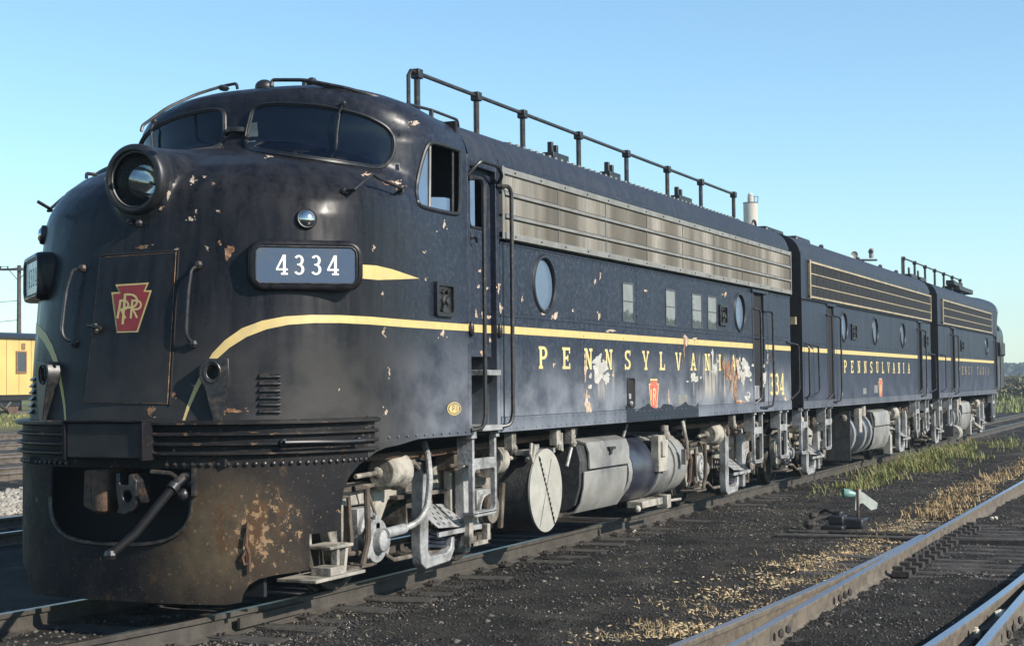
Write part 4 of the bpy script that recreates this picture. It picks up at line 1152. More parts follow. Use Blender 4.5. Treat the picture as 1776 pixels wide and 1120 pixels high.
rf, RQ = roof_loft(-11.50, 0, A, M['roof']); end_wall(0, A, M['black'], RQ)
# rear doorway
b = MB(); b.box(-2.22, -2.14, Y - .005, -1.40, 1.24, 2.98); b.box(-1.61, -1.53, Y - .005, -1.40, 1.24, 2.98); b.box(-2.30, -1.45, -1.55, -1.5, 2.955, 2.995); b.build('door_frame', M['side'], A, smooth=0)
MB().box(-2.14, -1.61, -1.36, -1.34, 1.24, 2.96).build('engine_room_door', M['dark'], A, smooth=0)
b = MB(); b.box(-2.12, -1.9, -1.52, -1.4, 1.42, 1.62); b.build('step', M['truck2'], A, bevel=.005)
grab([(-2.16, -1.52, 2.72), (-2.06, -1.60, 2.70), (-2.05, -1.60, 1.45), (-2.16, -1.52, 1.36)], A, .017, 'door_handrail')
grab([(-1.62, -1.52, 2.70), (-1.40, -1.60, 2.70), (-1.38, -1.60, 1.45), (-1.46, -1.60, 1.32), (-1.9, -1.52, 1.30)], A, .017, 'door_handrail')
grab([(-.30, -1.52, 2.28), (.16, -1.60, 2.24), (.18, -1.60, 1.52), (-.05, -1.52, 1.40)], A, .014)
# stripe along the side
for x0, x1 in ((-10.86, -2.22), (-1.53, -.02)): MB().box(x0, x1, -1.5175, -1.5155, 2.148, 2.218).build('yellow_stripe', M['yellow'], A, smooth=0)
# lettering and keystone
word('lettering', 'PENNSYLVANIA', -9.97, -3.08, 1.826, 2.045, -1.5175, M['letter'], A, 1.15)
word('numerals', '334', -1.32, -.42, 1.47, 1.80, -1.5175, M['letter'], A, .92)
ks = MB(); V, T = tri2d([keystone(-6.56, 1.53, .385, .36)]); ks.add([(p[0], -1.5172, p[1]) for p in V], T); ks = ks.build('keystone_emblem', M['letter'], A, smooth=0)
b = MB(); V, T = tri2d([keystone(-6.56, 1.53, .35, .31)]); b.add([(p[0], -1.5184, p[1]) for p in V], T); b.build('red_field', M['pink'], ks, smooth=0)
b = MB(); V, T = tri2d([hb(-6.60, -6.57, 1.42, 1.60), ribbon([(-6.6, 1.60), (-6.53, 1.60), (-6.50, 1.57), (-6.53, 1.53), (-6.6, 1.53)], .025), ribbon([(-6.66, 1.60), (-6.66, 1.48)], .022), ribbon([(-6.54, 1.53), (-6.49, 1.44)], .022)]); b.add([(p[0], -1.5196, p[1]) for p in V], T); b.build('monogram', M['letter'], ks, smooth=0)
# lettered oval plate near the cab door
pl = MB(); V, T = tri2d([circ(-11.83, 1.475, .135, 28, .42)]); pl.add([(p[0], -1.5185, p[1]) for p in V], T); pl = pl.build('builder_plate', M['yellow'], A, smooth=0)
b = MB()
for poly in (arc(-11.83, 1.475, .12, .047, 0, 359, .008, .008, 28), ribbon([(-11.92, 1.50), (-11.94, 1.475), (-11.92, 1.45)], .01), ribbon([(-11.87, 1.45), (-11.87, 1.50), (-11.83, 1.50), (-11.83, 1.475), (-11.86, 1.475)], .009), ribbon([(-11.78, 1.45), (-11.78, 1.50)], .01), ribbon([(-11.74, 1.46), (-11.72, 1.49)], .012)):
    V, T = tri2d([poly]); b.add([(p[0], -1.5198, p[1]) for p in V], T)
b.build('plate_marks', M['sideframe'], pl, smooth=0)
MB().box(-5.68, -5.30, -1.519, -1.5155, 1.415, 1.525).build('data_plate', M['alu'], A, smooth=0)
# fuel-gauge pocket: flat near-black sheet, the shade inside put into its colour
b = MB(); V, T = tri2d([rrect(-7.47, -7.24, 1.41, 1.73, .04)]); b.add([(p[0], -1.5165, p[1]) for p in V], T); gp = b.build('gauge_pocket', M['dark'], A, smooth=0)
MB().tube([(x, -1.52, z) for x, z in rrect(-7.47, -7.24, 1.41, 1.73, .04)], .012, 6, True).build('pocket_rim', M['grab'], gp)
b = MB(); b.box(-7.45, -7.38, -1.53, -1.517, 1.50, 1.56); b.sphere((-7.40, -1.53, 1.45), .03, 8); b.build('pocket_valve', M['truck2'], gp)
# black tarred strip over the sill
pts = [(-7.52, 1.24)] + [(-4.85, 1.24)] + [(x, 1.40 + .03 * math.sin(x * 9) + .015 * math.sin(x * 23)) for x in np.linspace(-4.85, -7.52, 26)]
b = MB(); V, T = tri2d([pts]); b.add([(p[0], -1.5240, p[1]) for p in V], T); b.build('tarred_strip', M['stain'], A, smooth=0)

# ---- flaked and peeled paint
def chips_nose(name, lst, mat, off=.0022):
    b = MB(); k = 0
    for (u, v, ru, rv) in lst:
        k += 1
        L = [blob(u, v, ru * .9, rv * .9, 17, .5, k)]
        for j in range(4):
            r_ = random.Random(k * 31 + j)
            L.append(blob(u + r_.uniform(-1.9, 1.9) * ru, v + r_.uniform(-1.9, 1.9) * rv, .5 + ru * .16, .5 + rv * .16, 7, .4, k + j))
        V, T = tri2d(L, dens=4); P_, N_ = hit(V); b.add(P_ + N_ * (off + .00004 * k), T)
    return tag(b.build(name, mat, A, smooth=0), kind='stuff')
chips_nose('paint_chips', [(292, 338, 3.5, 8), (279, 362, 3, 3), (334, 313, 5, 5), (331, 380, 4.5, 4), (340, 366, 2, 2), (378, 366, 3, 2), (354, 308, 2, 1.6), (370, 318, 2, 2), (360, 430, 2, 3), (306, 433, 3, 2),
    (638, 303, 7, 2.5), (468, 272, 5, 1.6), (720, 214, 7, 4), (770, 390, 2.5, 5), (735, 438, 1.6, 2), (648, 429, 2, 3.5), (664, 576, 2.5, 5), (767, 578, 4, 5), (669, 716, 2.6, 6), (675, 645, 1.3, 6), (663, 509, 1.3, 3), (588, 675, 1.2, 1.2), (690, 318, 5, 3),
    (184, 310, 2, 2), (434, 487, 2, 2), (738, 485, 1.3, 1.8), (757, 402, 1, 1)], M['chip'])
chips_nose('rust_patches', [(397, 437, 9, 12), (247, 429, 11, 3.5), (385, 711, 10, 8), (405, 712, 14, 4), (262, 712, 9, 6), (300, 684, 5, 5), (692, 328, 7, 5), (676, 316, 9, 3), (340, 670, 5, 4), (255, 741, 4, 2)], M['rustpatch'])
def chips_side(name, lst, mat, y=-1.5188, jag=.4, sat=2):
    b = MB(); k = 0
    for (u, v, ru, rv) in lst:
        k += 1; r_ = random.Random(k * 13 + len(lst))
        L = [blob(u, v, ru * .9, rv * .95, 30, jag, k)] + [blob(u + r_.uniform(-2, 2) * ru, v + r_.uniform(-1.6, 1.6) * rv, .5 + ru * .2, .6 + rv * .2, 7, .4, k + j) for j in range(sat)]
        V, T = tri2d(L); b.add([tuple(at(q[0], q[1], y - .00005 * k)) for q in V], T)
    return tag(b.build(name, mat, A, smooth=0), kind='stuff')
chips_side('paint_chips', [(945, 541, 8, 4), (963, 548, 5, 6), (1032, 488, 2.6, 3), (1041, 478, 1.0, 6), (1039, 548, 2.4, 5), (1119, 504, 2, 2), (993, 539, 1.2, 2), (1060, 573, 7, 2), (1190, 590, 4, 10), (1205, 588, 3, 4),
    (1015, 640, 1.8, 26), (1020, 705, 5, 14), (1017, 690, 3, 14), (1283, 700, 10, 6), (1280, 640, 3, 20), (1160, 690, 1.6, 12), (905, 520, 1.2, 4), (1258, 510, 3, 3), (960, 633, 1.6, 4), (1063, 650, 2, 4), (1140, 703, 2, 2), (865, 500, 2, 8), (868, 535, 2, 9), (1332, 620, 1.5, 8), (1362, 690, 2, 5)], M['chip'])
chips_side('peeled_patches', [(1040, 642, 13, 18), (1036, 625, 8, 8), (1052, 655, 7, 7), (1204, 655, 7, 8), (1236, 622, 1.6, 16), (1240, 640, 3, 12), (1292, 632, 7, 9), (1296, 645, 6, 12), (1288, 655, 4, 14), (1296, 690, 4, 6), (1326, 655, 3, 13)], M['patch'], -1.5200, .38, 3)
chips_side('rust_streaks', [(1262, 640, 4, 14), (1269, 648, 3, 20), (1276, 670, 3.5, 26), (1255, 634, 2.5, 10), (1187, 600, 1.8, 16), (1284, 700, 7, 5)], M['rustpatch'], -1.5194, .45)
b = MB(); k = 0
for (u, v, ru, rv) in ((845, 500, 2, 2), (830, 497, 2.5, 3), (832, 470, 3, 2), (860, 470, 1.5, 2), (838, 545, 4, 5), (848, 550, 3, 4), (826, 545, 2, 7), (858, 535, 1.5, 5), (845, 575, 4, 3), (842, 600, 2, 7), (836, 612, 2, 6), (850, 590, 1.5, 5)):
    k += 1; V, T = tri2d([blob(u, v, ru, rv, 10, .5, k)]); b.add([tuple(at(q[0], q[1], -1.4568)) for q in V], T)
tag(b.build('paint_chips', M['chip'], cdoor, smooth=0), kind='stuff')

# ---- roof equipment of unit A
zr = lambda y: float(np.interp(-abs(y), -np.array(SB), np.array(SZ)))
def antenna(parent, xs, x_start, ztop, y=-.8):
    rail_pts = [(x_start, y, zr(y) - .02), (x_start, y, ztop - .05), (x_start + .05, y, ztop)] + [(x, y, ztop) for x in xs]
    a = MB().tube(rail_pts, .020, 8).build('antenna_rail', M['grab'], parent)
    for x in xs:
        p = MB(); p.cyl((x, y, zr(y) - .03), (x, y, ztop - .03), .030, 10); p.cyl((x, y, zr(y) - .02), (x, y, zr(y) + .03), .06, 10)
        p.build('post', M['grab'], a)
        MB().box(x - .045, x + .045, y - .045, y + .045, ztop - .055, ztop + .035).build('clamp', M['black'], a, bevel=.008)
    return a
antenna(A, [-11.10, -9.82, -8.67, -7.05, -5.42, -3.80, -2.28, -.58], -11.27, 4.575)
def hatch_strip(x0, x1, parent):
    b = MB(); b.box(x0, x1, -1.03, -.93, 4.06, 4.125); st_ = b.build('hatch_strip', M['roofd'] if 'roofd' in M else M['roof'], parent, bevel=.01)
    b = MB(); n = int((x1 - x0) / .17)
    for i in range(n): b.box(x0 + .05 + i * .17, x0 + .11 + i * .17, -1.045, -1.03, 4.085, 4.128)
    tag(b.build('clips', M['alu'], st_, smooth=0), kind='stuff')
hatch_strip(-9.6, -1.0, A)
for x, L in ((-7.45, .5), (-5.75, .42), (-2.85, .6)):
    b = MB(); b.box(x - L, x - L + .05, -.84, -.78, 4.18, 4.37); b.box(x - L + .14, x - L + .19, -.84, -.78, 4.18, 4.35)
    b.box(x - L - .05, x - .1, -.88, -.74, 4.16, 4.25)
    b.build('exhaust_stack', M['black'], A, bevel=.008)
# roof rails over the cab, horn and small fittings
def px_path(l, y): return [tuple(at(u, v, y_)) for (u, v), y_ in zip(l, y if isinstance(y, (list, tuple)) else [y] * len(l))]
grab(px_path([(245, 228), (247, 218), (290, 187), (340, 164), (385, 150), (410, 145), (412, 155)], [.75, .75, .62, .5, .35, .2, .2]), A, .014, 'roof_grab_rail')
grab(px_path([(470, 150), (472, 139), (528, 139), (600, 153), (650, 167), (700, 185), (697, 192)], [-.25, -.25, -.55, -.9, -1.1, -1.22, -1.22]), A, .016, 'roof_grab_rail')
grab(px_path([(528, 141), (560, 149), (610, 161)], [-.55, -.7, -.95]), A, .012, 'roof_grab_rail')
grab(px_path([(703, 193), (704, 180), (748, 191), (793, 208), (795, 220)], [-1.1, -1.12, -1.12, -1.12, -1.1]), A, .014, 'roof_grab_rail')
for u, v0, v1, y_ in ((748, 191, 205, -1.12), (528, 138, 152, -.35), (541, 140, 152, -.35)):
    MB().cyl(at(u, v0, y_), at(u, v1, y_), .022, 8).build('rail_post', M['black'], A)
b = MB(); c_ = at(459, 152, -.05); b.sphere(tuple(c_), .085, 16, (1, 1, .8)); b.build('horn_cover', M['black'], A)
b = MB(); c_ = at(541, 144, -.35); b.sphere(tuple(c_), .05, 10); b.box(c_[0] - .08, c_[0] + .08, c_[1] - .05, c_[1] + .05, c_[2] - .06, c_[2]); b.build('roof_fitting', M['black'], A)
for u, v in ((655, 172), (388, 153), (681, 183), (787, 218), (1340, 402)):
    c_ = at(u, v, -.9); b = MB(); b.sphere(tuple(c_), .035, 8, (1.6, 1, .7)); b.build('roof_fitting', M['black'], A)
for pts, yy in (([(66, 350), (78, 357), (88, 363)], 1.0), ([(150, 310), (150, 301), (166, 303)], .55)):
    grab([tuple(at(u, v, yy)) for u, v in pts], A, .014)
c_ = at(1308, 393, -.75); MB().tube([(c_[0] + .1 * math.cos(a), -.75, c_[2] + .1 * math.sin(a)) for a in np.linspace(0, math.pi, 8)], .02, 6).build('lifting_ring', M['black'], A)

# ---- under unit A
TR = make_truck(A, -11.49)
T2 = copy_tree(TR, 9.18, A)
for dx in (0., 9.18):
    c0 = -11.49 + dx
    b = MB()
    b.prism([(c0 + x, z) for x, z in [(.30, 1.04), (.40, 1.10), (.50, 1.04), (.54, .80), (.70, .72), (.74, .40), (.66, .40), (.62, .62), (.50, .70), (.44, .72), (.42, .40), (.34, .40), (.33, .90)]], lambda x, z: (x, -1.14, z), lambda x, z: (x, -1.07, z))
    b.build('frame_bracket', M['truck'], A, bevel=.008)
    b = MB(); b.tube([(c0 - .98, -1.24, .92), (c0 - .86, -1.26, 1.02), (c0 - .60, -1.26, 1.02), (c0 - .45, -1.24, .95)], .022, 8); b.build('air_line', M['truckd'], A)
    b = MB(); b.tube([(c0 - 1.52, -1.2, .86), (c0 - 1.38, -1.24, .86), (c0 - 1.36, -1.24, .45), (c0 - 1.42, -1.22, .25)], .026, 8); b.build('sand_pipe', M['truckd'], A)
    b = MB(); b.lathe((c0 - .62, -1.12, 1.0), (0, -1, 0), [(0, .10), (.05, .10), (.07, .06), (.12, .05)], 14); b.build('slack_adjuster', M['truckd'], A)
# flexible hose beside the front truck
grab([at(736, 768, -1.25), at(742, 790, -1.32), at(746, 830, -1.36), at(741, 880, -1.34), at(725, 905, -1.30), at(697, 918, -1.22)], A, .028, 'flexible_hose', 'truck2', 10)
b = MB(); c_ = at(655, 937, -1.2); b.lathe((c_[0], -1.17, c_[2]), (0, -1, 0), [(0, .18), (.03, .18), (.035, .10), (.10, .09), (.12, .05)], 24)
for k in range(3):
    a = R(90 + 120 * k); b.obox((c_[0] + .15 * math.cos(a), -1.19, c_[2] + .15 * math.sin(a)), (math.cos(a), 0, math.sin(a)), (0, 1, 0), (-math.sin(a), 0, math.cos(a)), (.06, .015, .035))
b.cyl(at(668, 925, -1.27), at(700, 916, -1.24), .045, 12); b.build('speed_recorder_drive', M['truck2'], A, bevel=.004)
ladder(-11.37, -10.86, A); ladder(-2.02, -1.55, A); ladder(-.55, -.12, A)
b = MB(); b.box(-11.2, -10.78, -1.36, -1.3, .22, .26); b.box(-11.22, -11.14, -1.36, -1.3, .22, .52); b.box(-10.84, -10.78, -1.36, -1.3, .22, .40); b.build('lower_step', M['truck'], A, bevel=.006)
# transverse tank with the whitewashed round end
dt = MB().cyl((-9.52, 1.2, .62), (-9.52, -1.37, .62), .405, 48).build('round_tank', M['tankdark'], A, smooth=40)
dd = MB().lathe((-9.52, -1.37, .62), (0, -1, 0), [(0, .412), (.02, .412), (.022, .40), (.028, .02)], 48).build('tank_end', M['disc'], dt, smooth=30)
b = MB(); c0 = np.array([-9.52, -1.402, .62])
for k in range(26):
    t = -.36 + .72 * k / 25
    if k % 2 == 0: b.obox(c0 + np.array([.48, 0, -.87]) * t, (.48, 0, -.87), (0, 1, 0), (.87, 0, .48), (.014, .004, .010))
tag(b.build('seam_marks', M['black'], dd, smooth=0), kind='stuff')
b = MB(); b.obox(c0 + np.array([0, .003, 0]), (.48, 0, -.87), (0, 1, 0), (.87, 0, .48), (.40, .002, .006)); b.obox(c0 + np.array([-.03, .003, -.02]), (-.42, 0, -.9), (0, 1, 0), (.9, 0, -.42), (.36, .001, .002)); b.build('plate_seam', M['tankdark'], dd, smooth=0)
b = MB(); b.box(-9.86, -9.2, -1.36, -1.2, .98, 1.03); b.obox((-9.75, -1.34, 1.0), (.8, 0, .5), (0, 1, 0), (-.5, 0, .8), (.14, .03, .02)); b.build('tank_bracket', M['truck2'], A, bevel=.004)
# battery box: dark end, two curved lids
b = MB(); prf = [(-.6, 1.06), (-1.22, 1.07), (-1.36, 1.02), (-1.40, .85), (-1.39, .60), (-1.33, .40), (-1.20, .32), (-.6, .31)]
xprism(b, prf, -8.62, -7.30); bx = b.build('tool_box', M['tankdark'], A, bevel=.008)
b = MB(); pu = [(-1.10, 1.095), (-1.26, 1.09), (-1.39, 1.05), (-1.425, .96), (-1.43, .77), (-1.405, .77), (-1.40, .95), (-1.37, 1.02), (-1.24, 1.06), (-1.10, 1.065)]
xprism(b, pu, -8.42, -7.18); lid = b.build('lid', M['tank'], bx, bevel=.006)
b = MB(); b.box(-7.88, -7.70, -1.46, -1.42, .955, .985); b.box(-7.84, -7.78, -1.45, -1.42, .90, .955); b.build('latch', M['grab'], lid, bevel=.004)
b = MB(); pl_ = [(-1.415, .75), (-1.405, .58), (-1.37, .43), (-1.30, .335), (-1.18, .30), (-1.18, .28), (-1.31, .315), (-1.385, .42), (-1.425, .58), (-1.435, .75)]
xprism(b, pl_, -8.58, -7.28); b.build('lid', M['tank'], bx, bevel=.006)
# fuel tank in bands
b = MB(); xprism(b, tank_profile(-1.02, .40, 1.05, .28), -7.12, -4.95); ft = b.build('fuel_tank', M['tank'], A, smooth=50)
b = MB(); xprism(b, tank_profile(-1.022, .405, 1.056, .274), -7.00, -6.15); b.build('blue_band', M['tankblue'], ft, smooth=50)  # dark blue band round the forward part of the tank
for x in (-6.10, -5.48): 
    b = MB(); xprism(b, tank_profile(-1.03, .415, 1.066, .264), x - .035, x + .035); b.build('strap', M['tank'], ft, smooth=50)
b = MB(); xprism(b, tank_profile(-1.0, .36, 1.0, .32), -5.58, -5.50); b.build('tank_joint', M['dark'], ft)
b = MB(); b.box(-6.25, -5.9, -1.46, -1.36, .62, 1.05); b.cyl((-5.85, -1.4, 1.02), (-5.85, -1.4, 1.16), .05, 10); b.tube([(-5.3, -1.45, 1.2), (-5.3, -1.5, .95), (-5.28, -1.5, .72)], .025, 8); b.box(-5.34, -5.24, -1.50, -1.44, .66, .85); b.sphere((-5.95, -1.45, 1.05), .06, 8); b.box(-6.18, -6.02, -1.49, -1.45, .80, .98)
b.build('filler_pipe', M['truck'], A, bevel=.005)
brackets(A, [(-8.9, .82, -8.45, 1.24), (-7.2, 1.06, -6.85, 1.26), (-5.0, 1.02, -4.7, 1.26)])
b = MB(); b.box(-6.45, -5.7, -1.32, -1.12, .20, .28); b.sphere((-6.52, -1.28, .20), .045, 8); b.box(-5.6, -5.45, -1.34, -1.2, .14, .30); b.cyl((-5.5, -1.3, .22), (-4.9, -1.28, .20), .02, 6); b.build('drain_cock', M['truck'], A, bevel=.006)
b = MB()
for x in (-10.45, -9.35, -8.95, -3.0): b.box(x - .05, x + .05, -1.46, -1.38, 1.06, 1.22); b.sphere((x + .02, -1.44, 1.07), .05, 8)
b.tube([(-9.95, -1.42, 1.10), (-10.02, -1.44, 1.0), (-9.98, -1.44, .92), (-9.9, -1.42, .98), (-9.86, -1.42, 1.08)], .018, 6)
b.tube([(-9.28, -1.42, 1.18), (-9.28, -1.43, 1.02), (-9.20, -1.43, 1.0), (-9.19, -1.42, 1.18)], .018, 6)
b.build('pipe_hangers', M['truck'], A, bevel=.004)
b = MB(); b.tube([(-12.9, -1.25, 1.10), (-11.7, -1.2, 1.08), (-10.2, -1.25, 1.12), (-8, -1.1, 1.13)], .03, 6); b.build('train_pipe', M['rust'], A)
MB().tube([(-4.9, -1.2, 1.1), (-.3, -1.2, 1.08)], .03, 6).build('train_pipe', M['rust'], A); MB().tube([(-4.85, -1.3, .95), (-4.7, -1.36, .7), (-4.72, -1.34, .4)], .03, 8).build('drop_pipe', M['rust'], A)
b = MB(); b.box(-.1, .72, -1.25, 1.25, 1.05, 3.92); b.build('diaphragm', M['dark'], A, smooth=0)
b = MB(); b.box(.02, .10, -1.46, -1.30, 2.58, 2.70); b.box(.55, .63, -1.46, -1.30, 2.58, 2.70); b.build('diaphragm_latch', M['gold'], A, smooth=0)
b = MB(); b.box(-.15, .8, -.25, .25, .72, .98); b.build('rear_coupler', M['rust'], A)

# ================================================================== THE TWO UNITS BEHIND
def small_word(*a, **k): return word(*a, **k)
def rear_unit(root, x0, x1, lv, nlv, ports, vents, doors, txt, tx, tz, key, trucks, ladders, roofend):
    body_backing(x0 + .02, x1 - .02, root); underframe(x0 + .02, x1 - .02, root)
    MB().box(x0, x1, 1.49, 1.51, 1.24, 3.72).build('far_side_wall', M['side2'], root, smooth=0)
    cuts = sorted([x0 + .01, x1 - .01] + [d for D in doors for d in D])
    segs = []
    for i in range(len(cuts) - 1):
        if (cuts[i], cuts[i + 1]) in doors: continue
        segs.append((cuts[i], cuts[i + 1]))
    for a, b_ in segs:
        n = max(1, int((b_ - a) / 2.6)); xs = np.linspace(a, b_, n + 1)
        for i in range(n):
            hs = [circ(x, z, r) for x, z, r in ports if xs[i] < x - r and x + r < xs[i + 1]]
            panel('upper_panel', xs[i], xs[i + 1], 2.30, 2.97, M['side2'], root, holes=hs)
            panel('lower_panel', xs[i], xs[i + 1], 1.36, 2.30, M['side2'], root)
        MB().box(a, b_, -1.5175, -1.5155, 2.148, 2.218).build('yellow_stripe', M['yellow'], root, smooth=0)
        b = MB(); b.box(a, b_, -1.522, -1.515, 2.295, 2.307); b.box(a, b_, -1.523, -1.515, 2.965, 2.975); b.build('batten', M['side2'], root, smooth=0)
    panel('sill_strip', x0 + .01, x1 - .01, 1.23, 1.36, M['sill2'], root, y=-1.522, th=.03)
    panel('letter_board', x0 + .01, x1 - .01, 3.0, 3.75, M['side2'], root, y=-1.512)
    louver_band_mesh(lv[0], lv[1], root, nlv)
    for x, z, r in ports: porthole(x, z, r + .003, root)
    for a, b_, c_, d_ in vents: class_vent(a, b_, c_, d_, root)
    for a, b_ in doors:
        b = MB(); b.box(a, a + .06, -1.52, -1.42, 1.24, 2.97); b.box(b_ - .06, b_, -1.52, -1.42, 1.24, 2.97); b.box(a - .05, b_ + .05, -1.545, -1.51, 2.955, 2.99); b.build('door_frame', M['side2'], root, smooth=0)
        MB().box(a + .06, b_ - .06, -1.40, -1.38, 1.24, 2.95).build('engine_room_door', M['dark'], root, smooth=0)
        MB().box(a + .08, b_ - .1, -1.43, -1.42, 1.40, 1.62).build('kick_plate', M['alu'], root, smooth=0)
        grab([(a - .02, -1.52, 2.80), (a + .06, -1.60, 2.78), (a + .06, -1.60, 1.45), (a - .02, -1.52, 1.36)], root, .017, 'door_handrail')
        grab([(b_, -1.52, 2.80), (b_ + .14, -1.60, 2.78), (b_ + .15, -1.60, 1.45), (b_ + .05, -1.60, 1.33), (b_ - .2, -1.52, 1.31)], root, .017, 'door_handrail')
    word('lettering', txt, tx[0], tx[1], tz[0], tz[1], -1.5180, M['letter'] if key != 'faint' else M['faint'], root, 1.15)
    rf, Q = roof_loft(x0, x1, root, M['roof']); end_wall(x0, root, M['black'], Q); end_wall(x1, root, M['black'], Q)
    b = MB(); rivet_row(b, [(x, -1.522, 1.27) for x in np.arange(x0 + .1, x1, .3)], .012); tag(b.build('rivets', M['side2'], root), kind='stuff')
    for c_ in trucks: copy_tree(TR, c_ + 11.49, root)
    for a in ladders: ladder(a, a + .45, root)
M['sill2'] = loco_paint('sill_paint_rear', (.05, .058, .075), (.09, .10, .125), (.13, .14, .16), 1.5, 1.2, .5, .3)
Bu = thing('locomotive', 'cabless middle locomotive without a nose, black louvre grid in gold frame', 'locomotive', (7.0, 0, 0), 'coupled locomotives of one train')
rear_unit(Bu, .74, 13.34, (1.20, 13.30), 26, [(3.88, 2.635, .262), (6.71, 2.635, .262), (9.70, 2.63, .262)], [(4.47, 4.92, 2.42, 2.71), (12.45, 12.88, 2.42, 2.70)],
          [(2.52, 3.10), (11.50, 12.02)], 'PENNSULVANIA', (3.83, 10.5), (1.815, 2.04), 'k', (2.45, 10.95), (.80, 2.50, 11.45, 12.75), 0)
ks = MB(); V, T = tri2d([keystone(7.16, 1.52, .385, .40)]); ks.add([(p[0], -1.5180, p[1]) for p in V], T); ks = ks.build('keystone_emblem', M['letter'], Bu, smooth=0)
b = MB(); V, T = tri2d([keystone(7.16, 1.52, .35, .33)]); b.add([(p[0], -1.5192, p[1]) for p in V], T); b.build('red_field', M['pink'], ks, smooth=0)
b = MB(); V, T = tri2d([hb(7.12, 7.16, 1.42, 1.60), hb(7.2, 7.24, 1.46, 1.58)]); b.add([(p[0], -1.5204, p[1]) for p in V], T); b.build('monogram', M['letter'], ks, smooth=0)
MB().box(6.52, 6.86, -1.519, -1.5155, 1.43, 1.58).build('data_plate', M['alu'], Bu, smooth=0); MB().box(5.45, 5.75, -1.519, -1.5155, 1.42, 1.53).build('data_plate', M['alu'], Bu, smooth=0)
grab([(.92, -1.52, 2.28), (1.5, -1.60, 2.25), (1.55, -1.60, 1.50), (1.0, -1.52, 1.38)], Bu, .015); grab([(.84, -1.53, 2.26), (.86, -1.60, 2.22), (.86, -1.60, 1.45), (.84, -1.53, 1.40)], Bu, .015)
grab([(12.95, -1.52, 2.28), (13.45, -1.60, 2.25), (13.5, -1.60, 1.45), (13.1, -1.52, 1.38)], Bu, .015)
# middle unit: roof and tanks
b = MB(); b.box(1.25, 2.35, -.85, -.40, 4.10, 4.25); b.build('roof_box', M['black'], Bu, bevel=.05)
b = MB(); b.box(3.3, 4.3, -.85, -.40, 4.10, 4.26); b.build('roof_box', M['black'], Bu, bevel=.05)
for x in (4.9, 8.2, 10.6, 12.5): b = MB(); b.sphere((x, -.9, 4.17), .05, 8, (1.5, 1, 1)); b.build('lifting_ring', M['black'], Bu)
b = MB(); c1, c2 = at(1486, 451, -.7), at(1520, 451, -.7); b.tube([c1, c2], .025, 6); c3 = at(1496, 451, -.7); b.cyl((c3[0], -.7, 4.10), tuple(c3), .04, 8); arm = b.build('mast_arm', M['grab'], Bu)
c4 = at(1481, 442, -.7); MB().lathe(tuple(c4), (-.9, -.43, 0), [(0, .02), (.03, .05), (.04, .075), (.03, .06)], 18).build('round_reflector', M['alu'], arm)
c5 = at(1511, 441, -.7); b = MB(); b.cyl((c5[0], -.7, c5[2] - .08), (c5[0], -.7, c5[2] + .05), .05, 14); b.cyl((c5[0] - .06, -.7, c5[2] + .05), (c5[0] + .03, -.7, c5[2] + .09), .055, 12); b.build('bell_canister', M['alu'], arm)
def midtanks(root, xt, xb):
    t = MB(); xprism(t, tank_profile(-1.02, .42, 1.08, .26), xt[0], xt[1]); t = t.build('fuel_tank', M['tankblue'], root, smooth=50)
    L = xt[1] - xt[0]
    for f in (.18, .62, .86): b = MB(); x = xt[0] + L * f; xprism(b, tank_profile(-1.03, .435, 1.095, .245), x, x + .16); b.build('strap', M['tank'], t, smooth=50)
    b = MB(); b.box(xt[0] - .04, xt[0] + .0, -1.46, -.3, .22, 1.12); b.build('tank_plate', M['tankdark'], t, smooth=0)
    b = MB(); xprism(b, prf, xb[0], xb[1]); bx = b.build('tool_box', M['tankdark'], root)
    b = MB(); xprism(b, pu, xb[0] + .15, xb[1] + .06); b.build('lid', M['tank'], bx, bevel=.006)
    b = MB(); xprism(b, pl_, xb[0] + .05, xb[1]); b.build('lid', M['tank'], bx, bevel=.006)
    b = MB(); b.box(xt[0] + .9, xt[0] + 1.15, -1.44, -1.34, .7, 1.15); b.cyl((xt[0] + 1.4, -1.4, 1.0), (xt[0] + 1.4, -1.4, 1.2), .06, 8); b.sphere((xt[0] - .3, -1.4, 1.0), .07, 8); b.box(xb[1] + .2, xb[1] + .4, -1.4, -1.25, .15, .55); b.build('filler_pipe', M['truck'], root, bevel=.005)
midtanks(Bu, (4.55, 6.8), (6.85, 8.5))
b = MB(); b.box(13.30, 14.5, -1.25, 1.25, 1.05, 3.90); b.build('diaphragm', M['dark'], Bu, smooth=0)
b = MB(); b.box(13.5, 14.3, -.25, .25, .72, .98); b.build('rear_coupler', M['rust'], Bu)

Cu = thing('locomotive', 'last locomotive of the train, facing away, with worn lettering and roof rail', 'locomotive', (20.7, 0, 0), 'coupled locomotives of one train')
rear_unit(Cu, 14.43, 25.9, (15.05, 24.45), 20, [(23.3, 2.63, .27)], [(18.1, 18.6, 2.42, 2.70)], [(16.40, 17.02), (24.95, 25.70)], 'PENSI TANIA', (17.7, 23.75), (1.80, 2.02), 'faint', (15.75, 23.9), (14.7, 16.3, 24.9), 0)
nb2 = bpy.data.objects.new('nose_shell', nose.data); COL.objects.link(nb2); setpar(nb2, Cu); nb2.rotation_euler = (0, 0, math.pi); nb2.location = (14.3, 0, 0)
MB().box(25.7, 26.4, -1.3, 1.3, .35, 1.4).build('pilot', M['pilot'], Cu, smooth=0)
for u0, u1, v0, v1 in ((1729, 1737, 593, 618),):
    a = at(u0, v0, -1.5); c_ = at(u1, v1, -1.5); MB().box(a[0], c_[0], -1.62, -1.3, c_[2], a[2]).build('number_board', M['black'], Cu, bevel=.05)
grab([(14.75, -1.52, 2.28), (15.0, -1.60, 2.25), (15.0, -1.60, 1.45), (14.8, -1.52, 1.38)], Cu, .015)
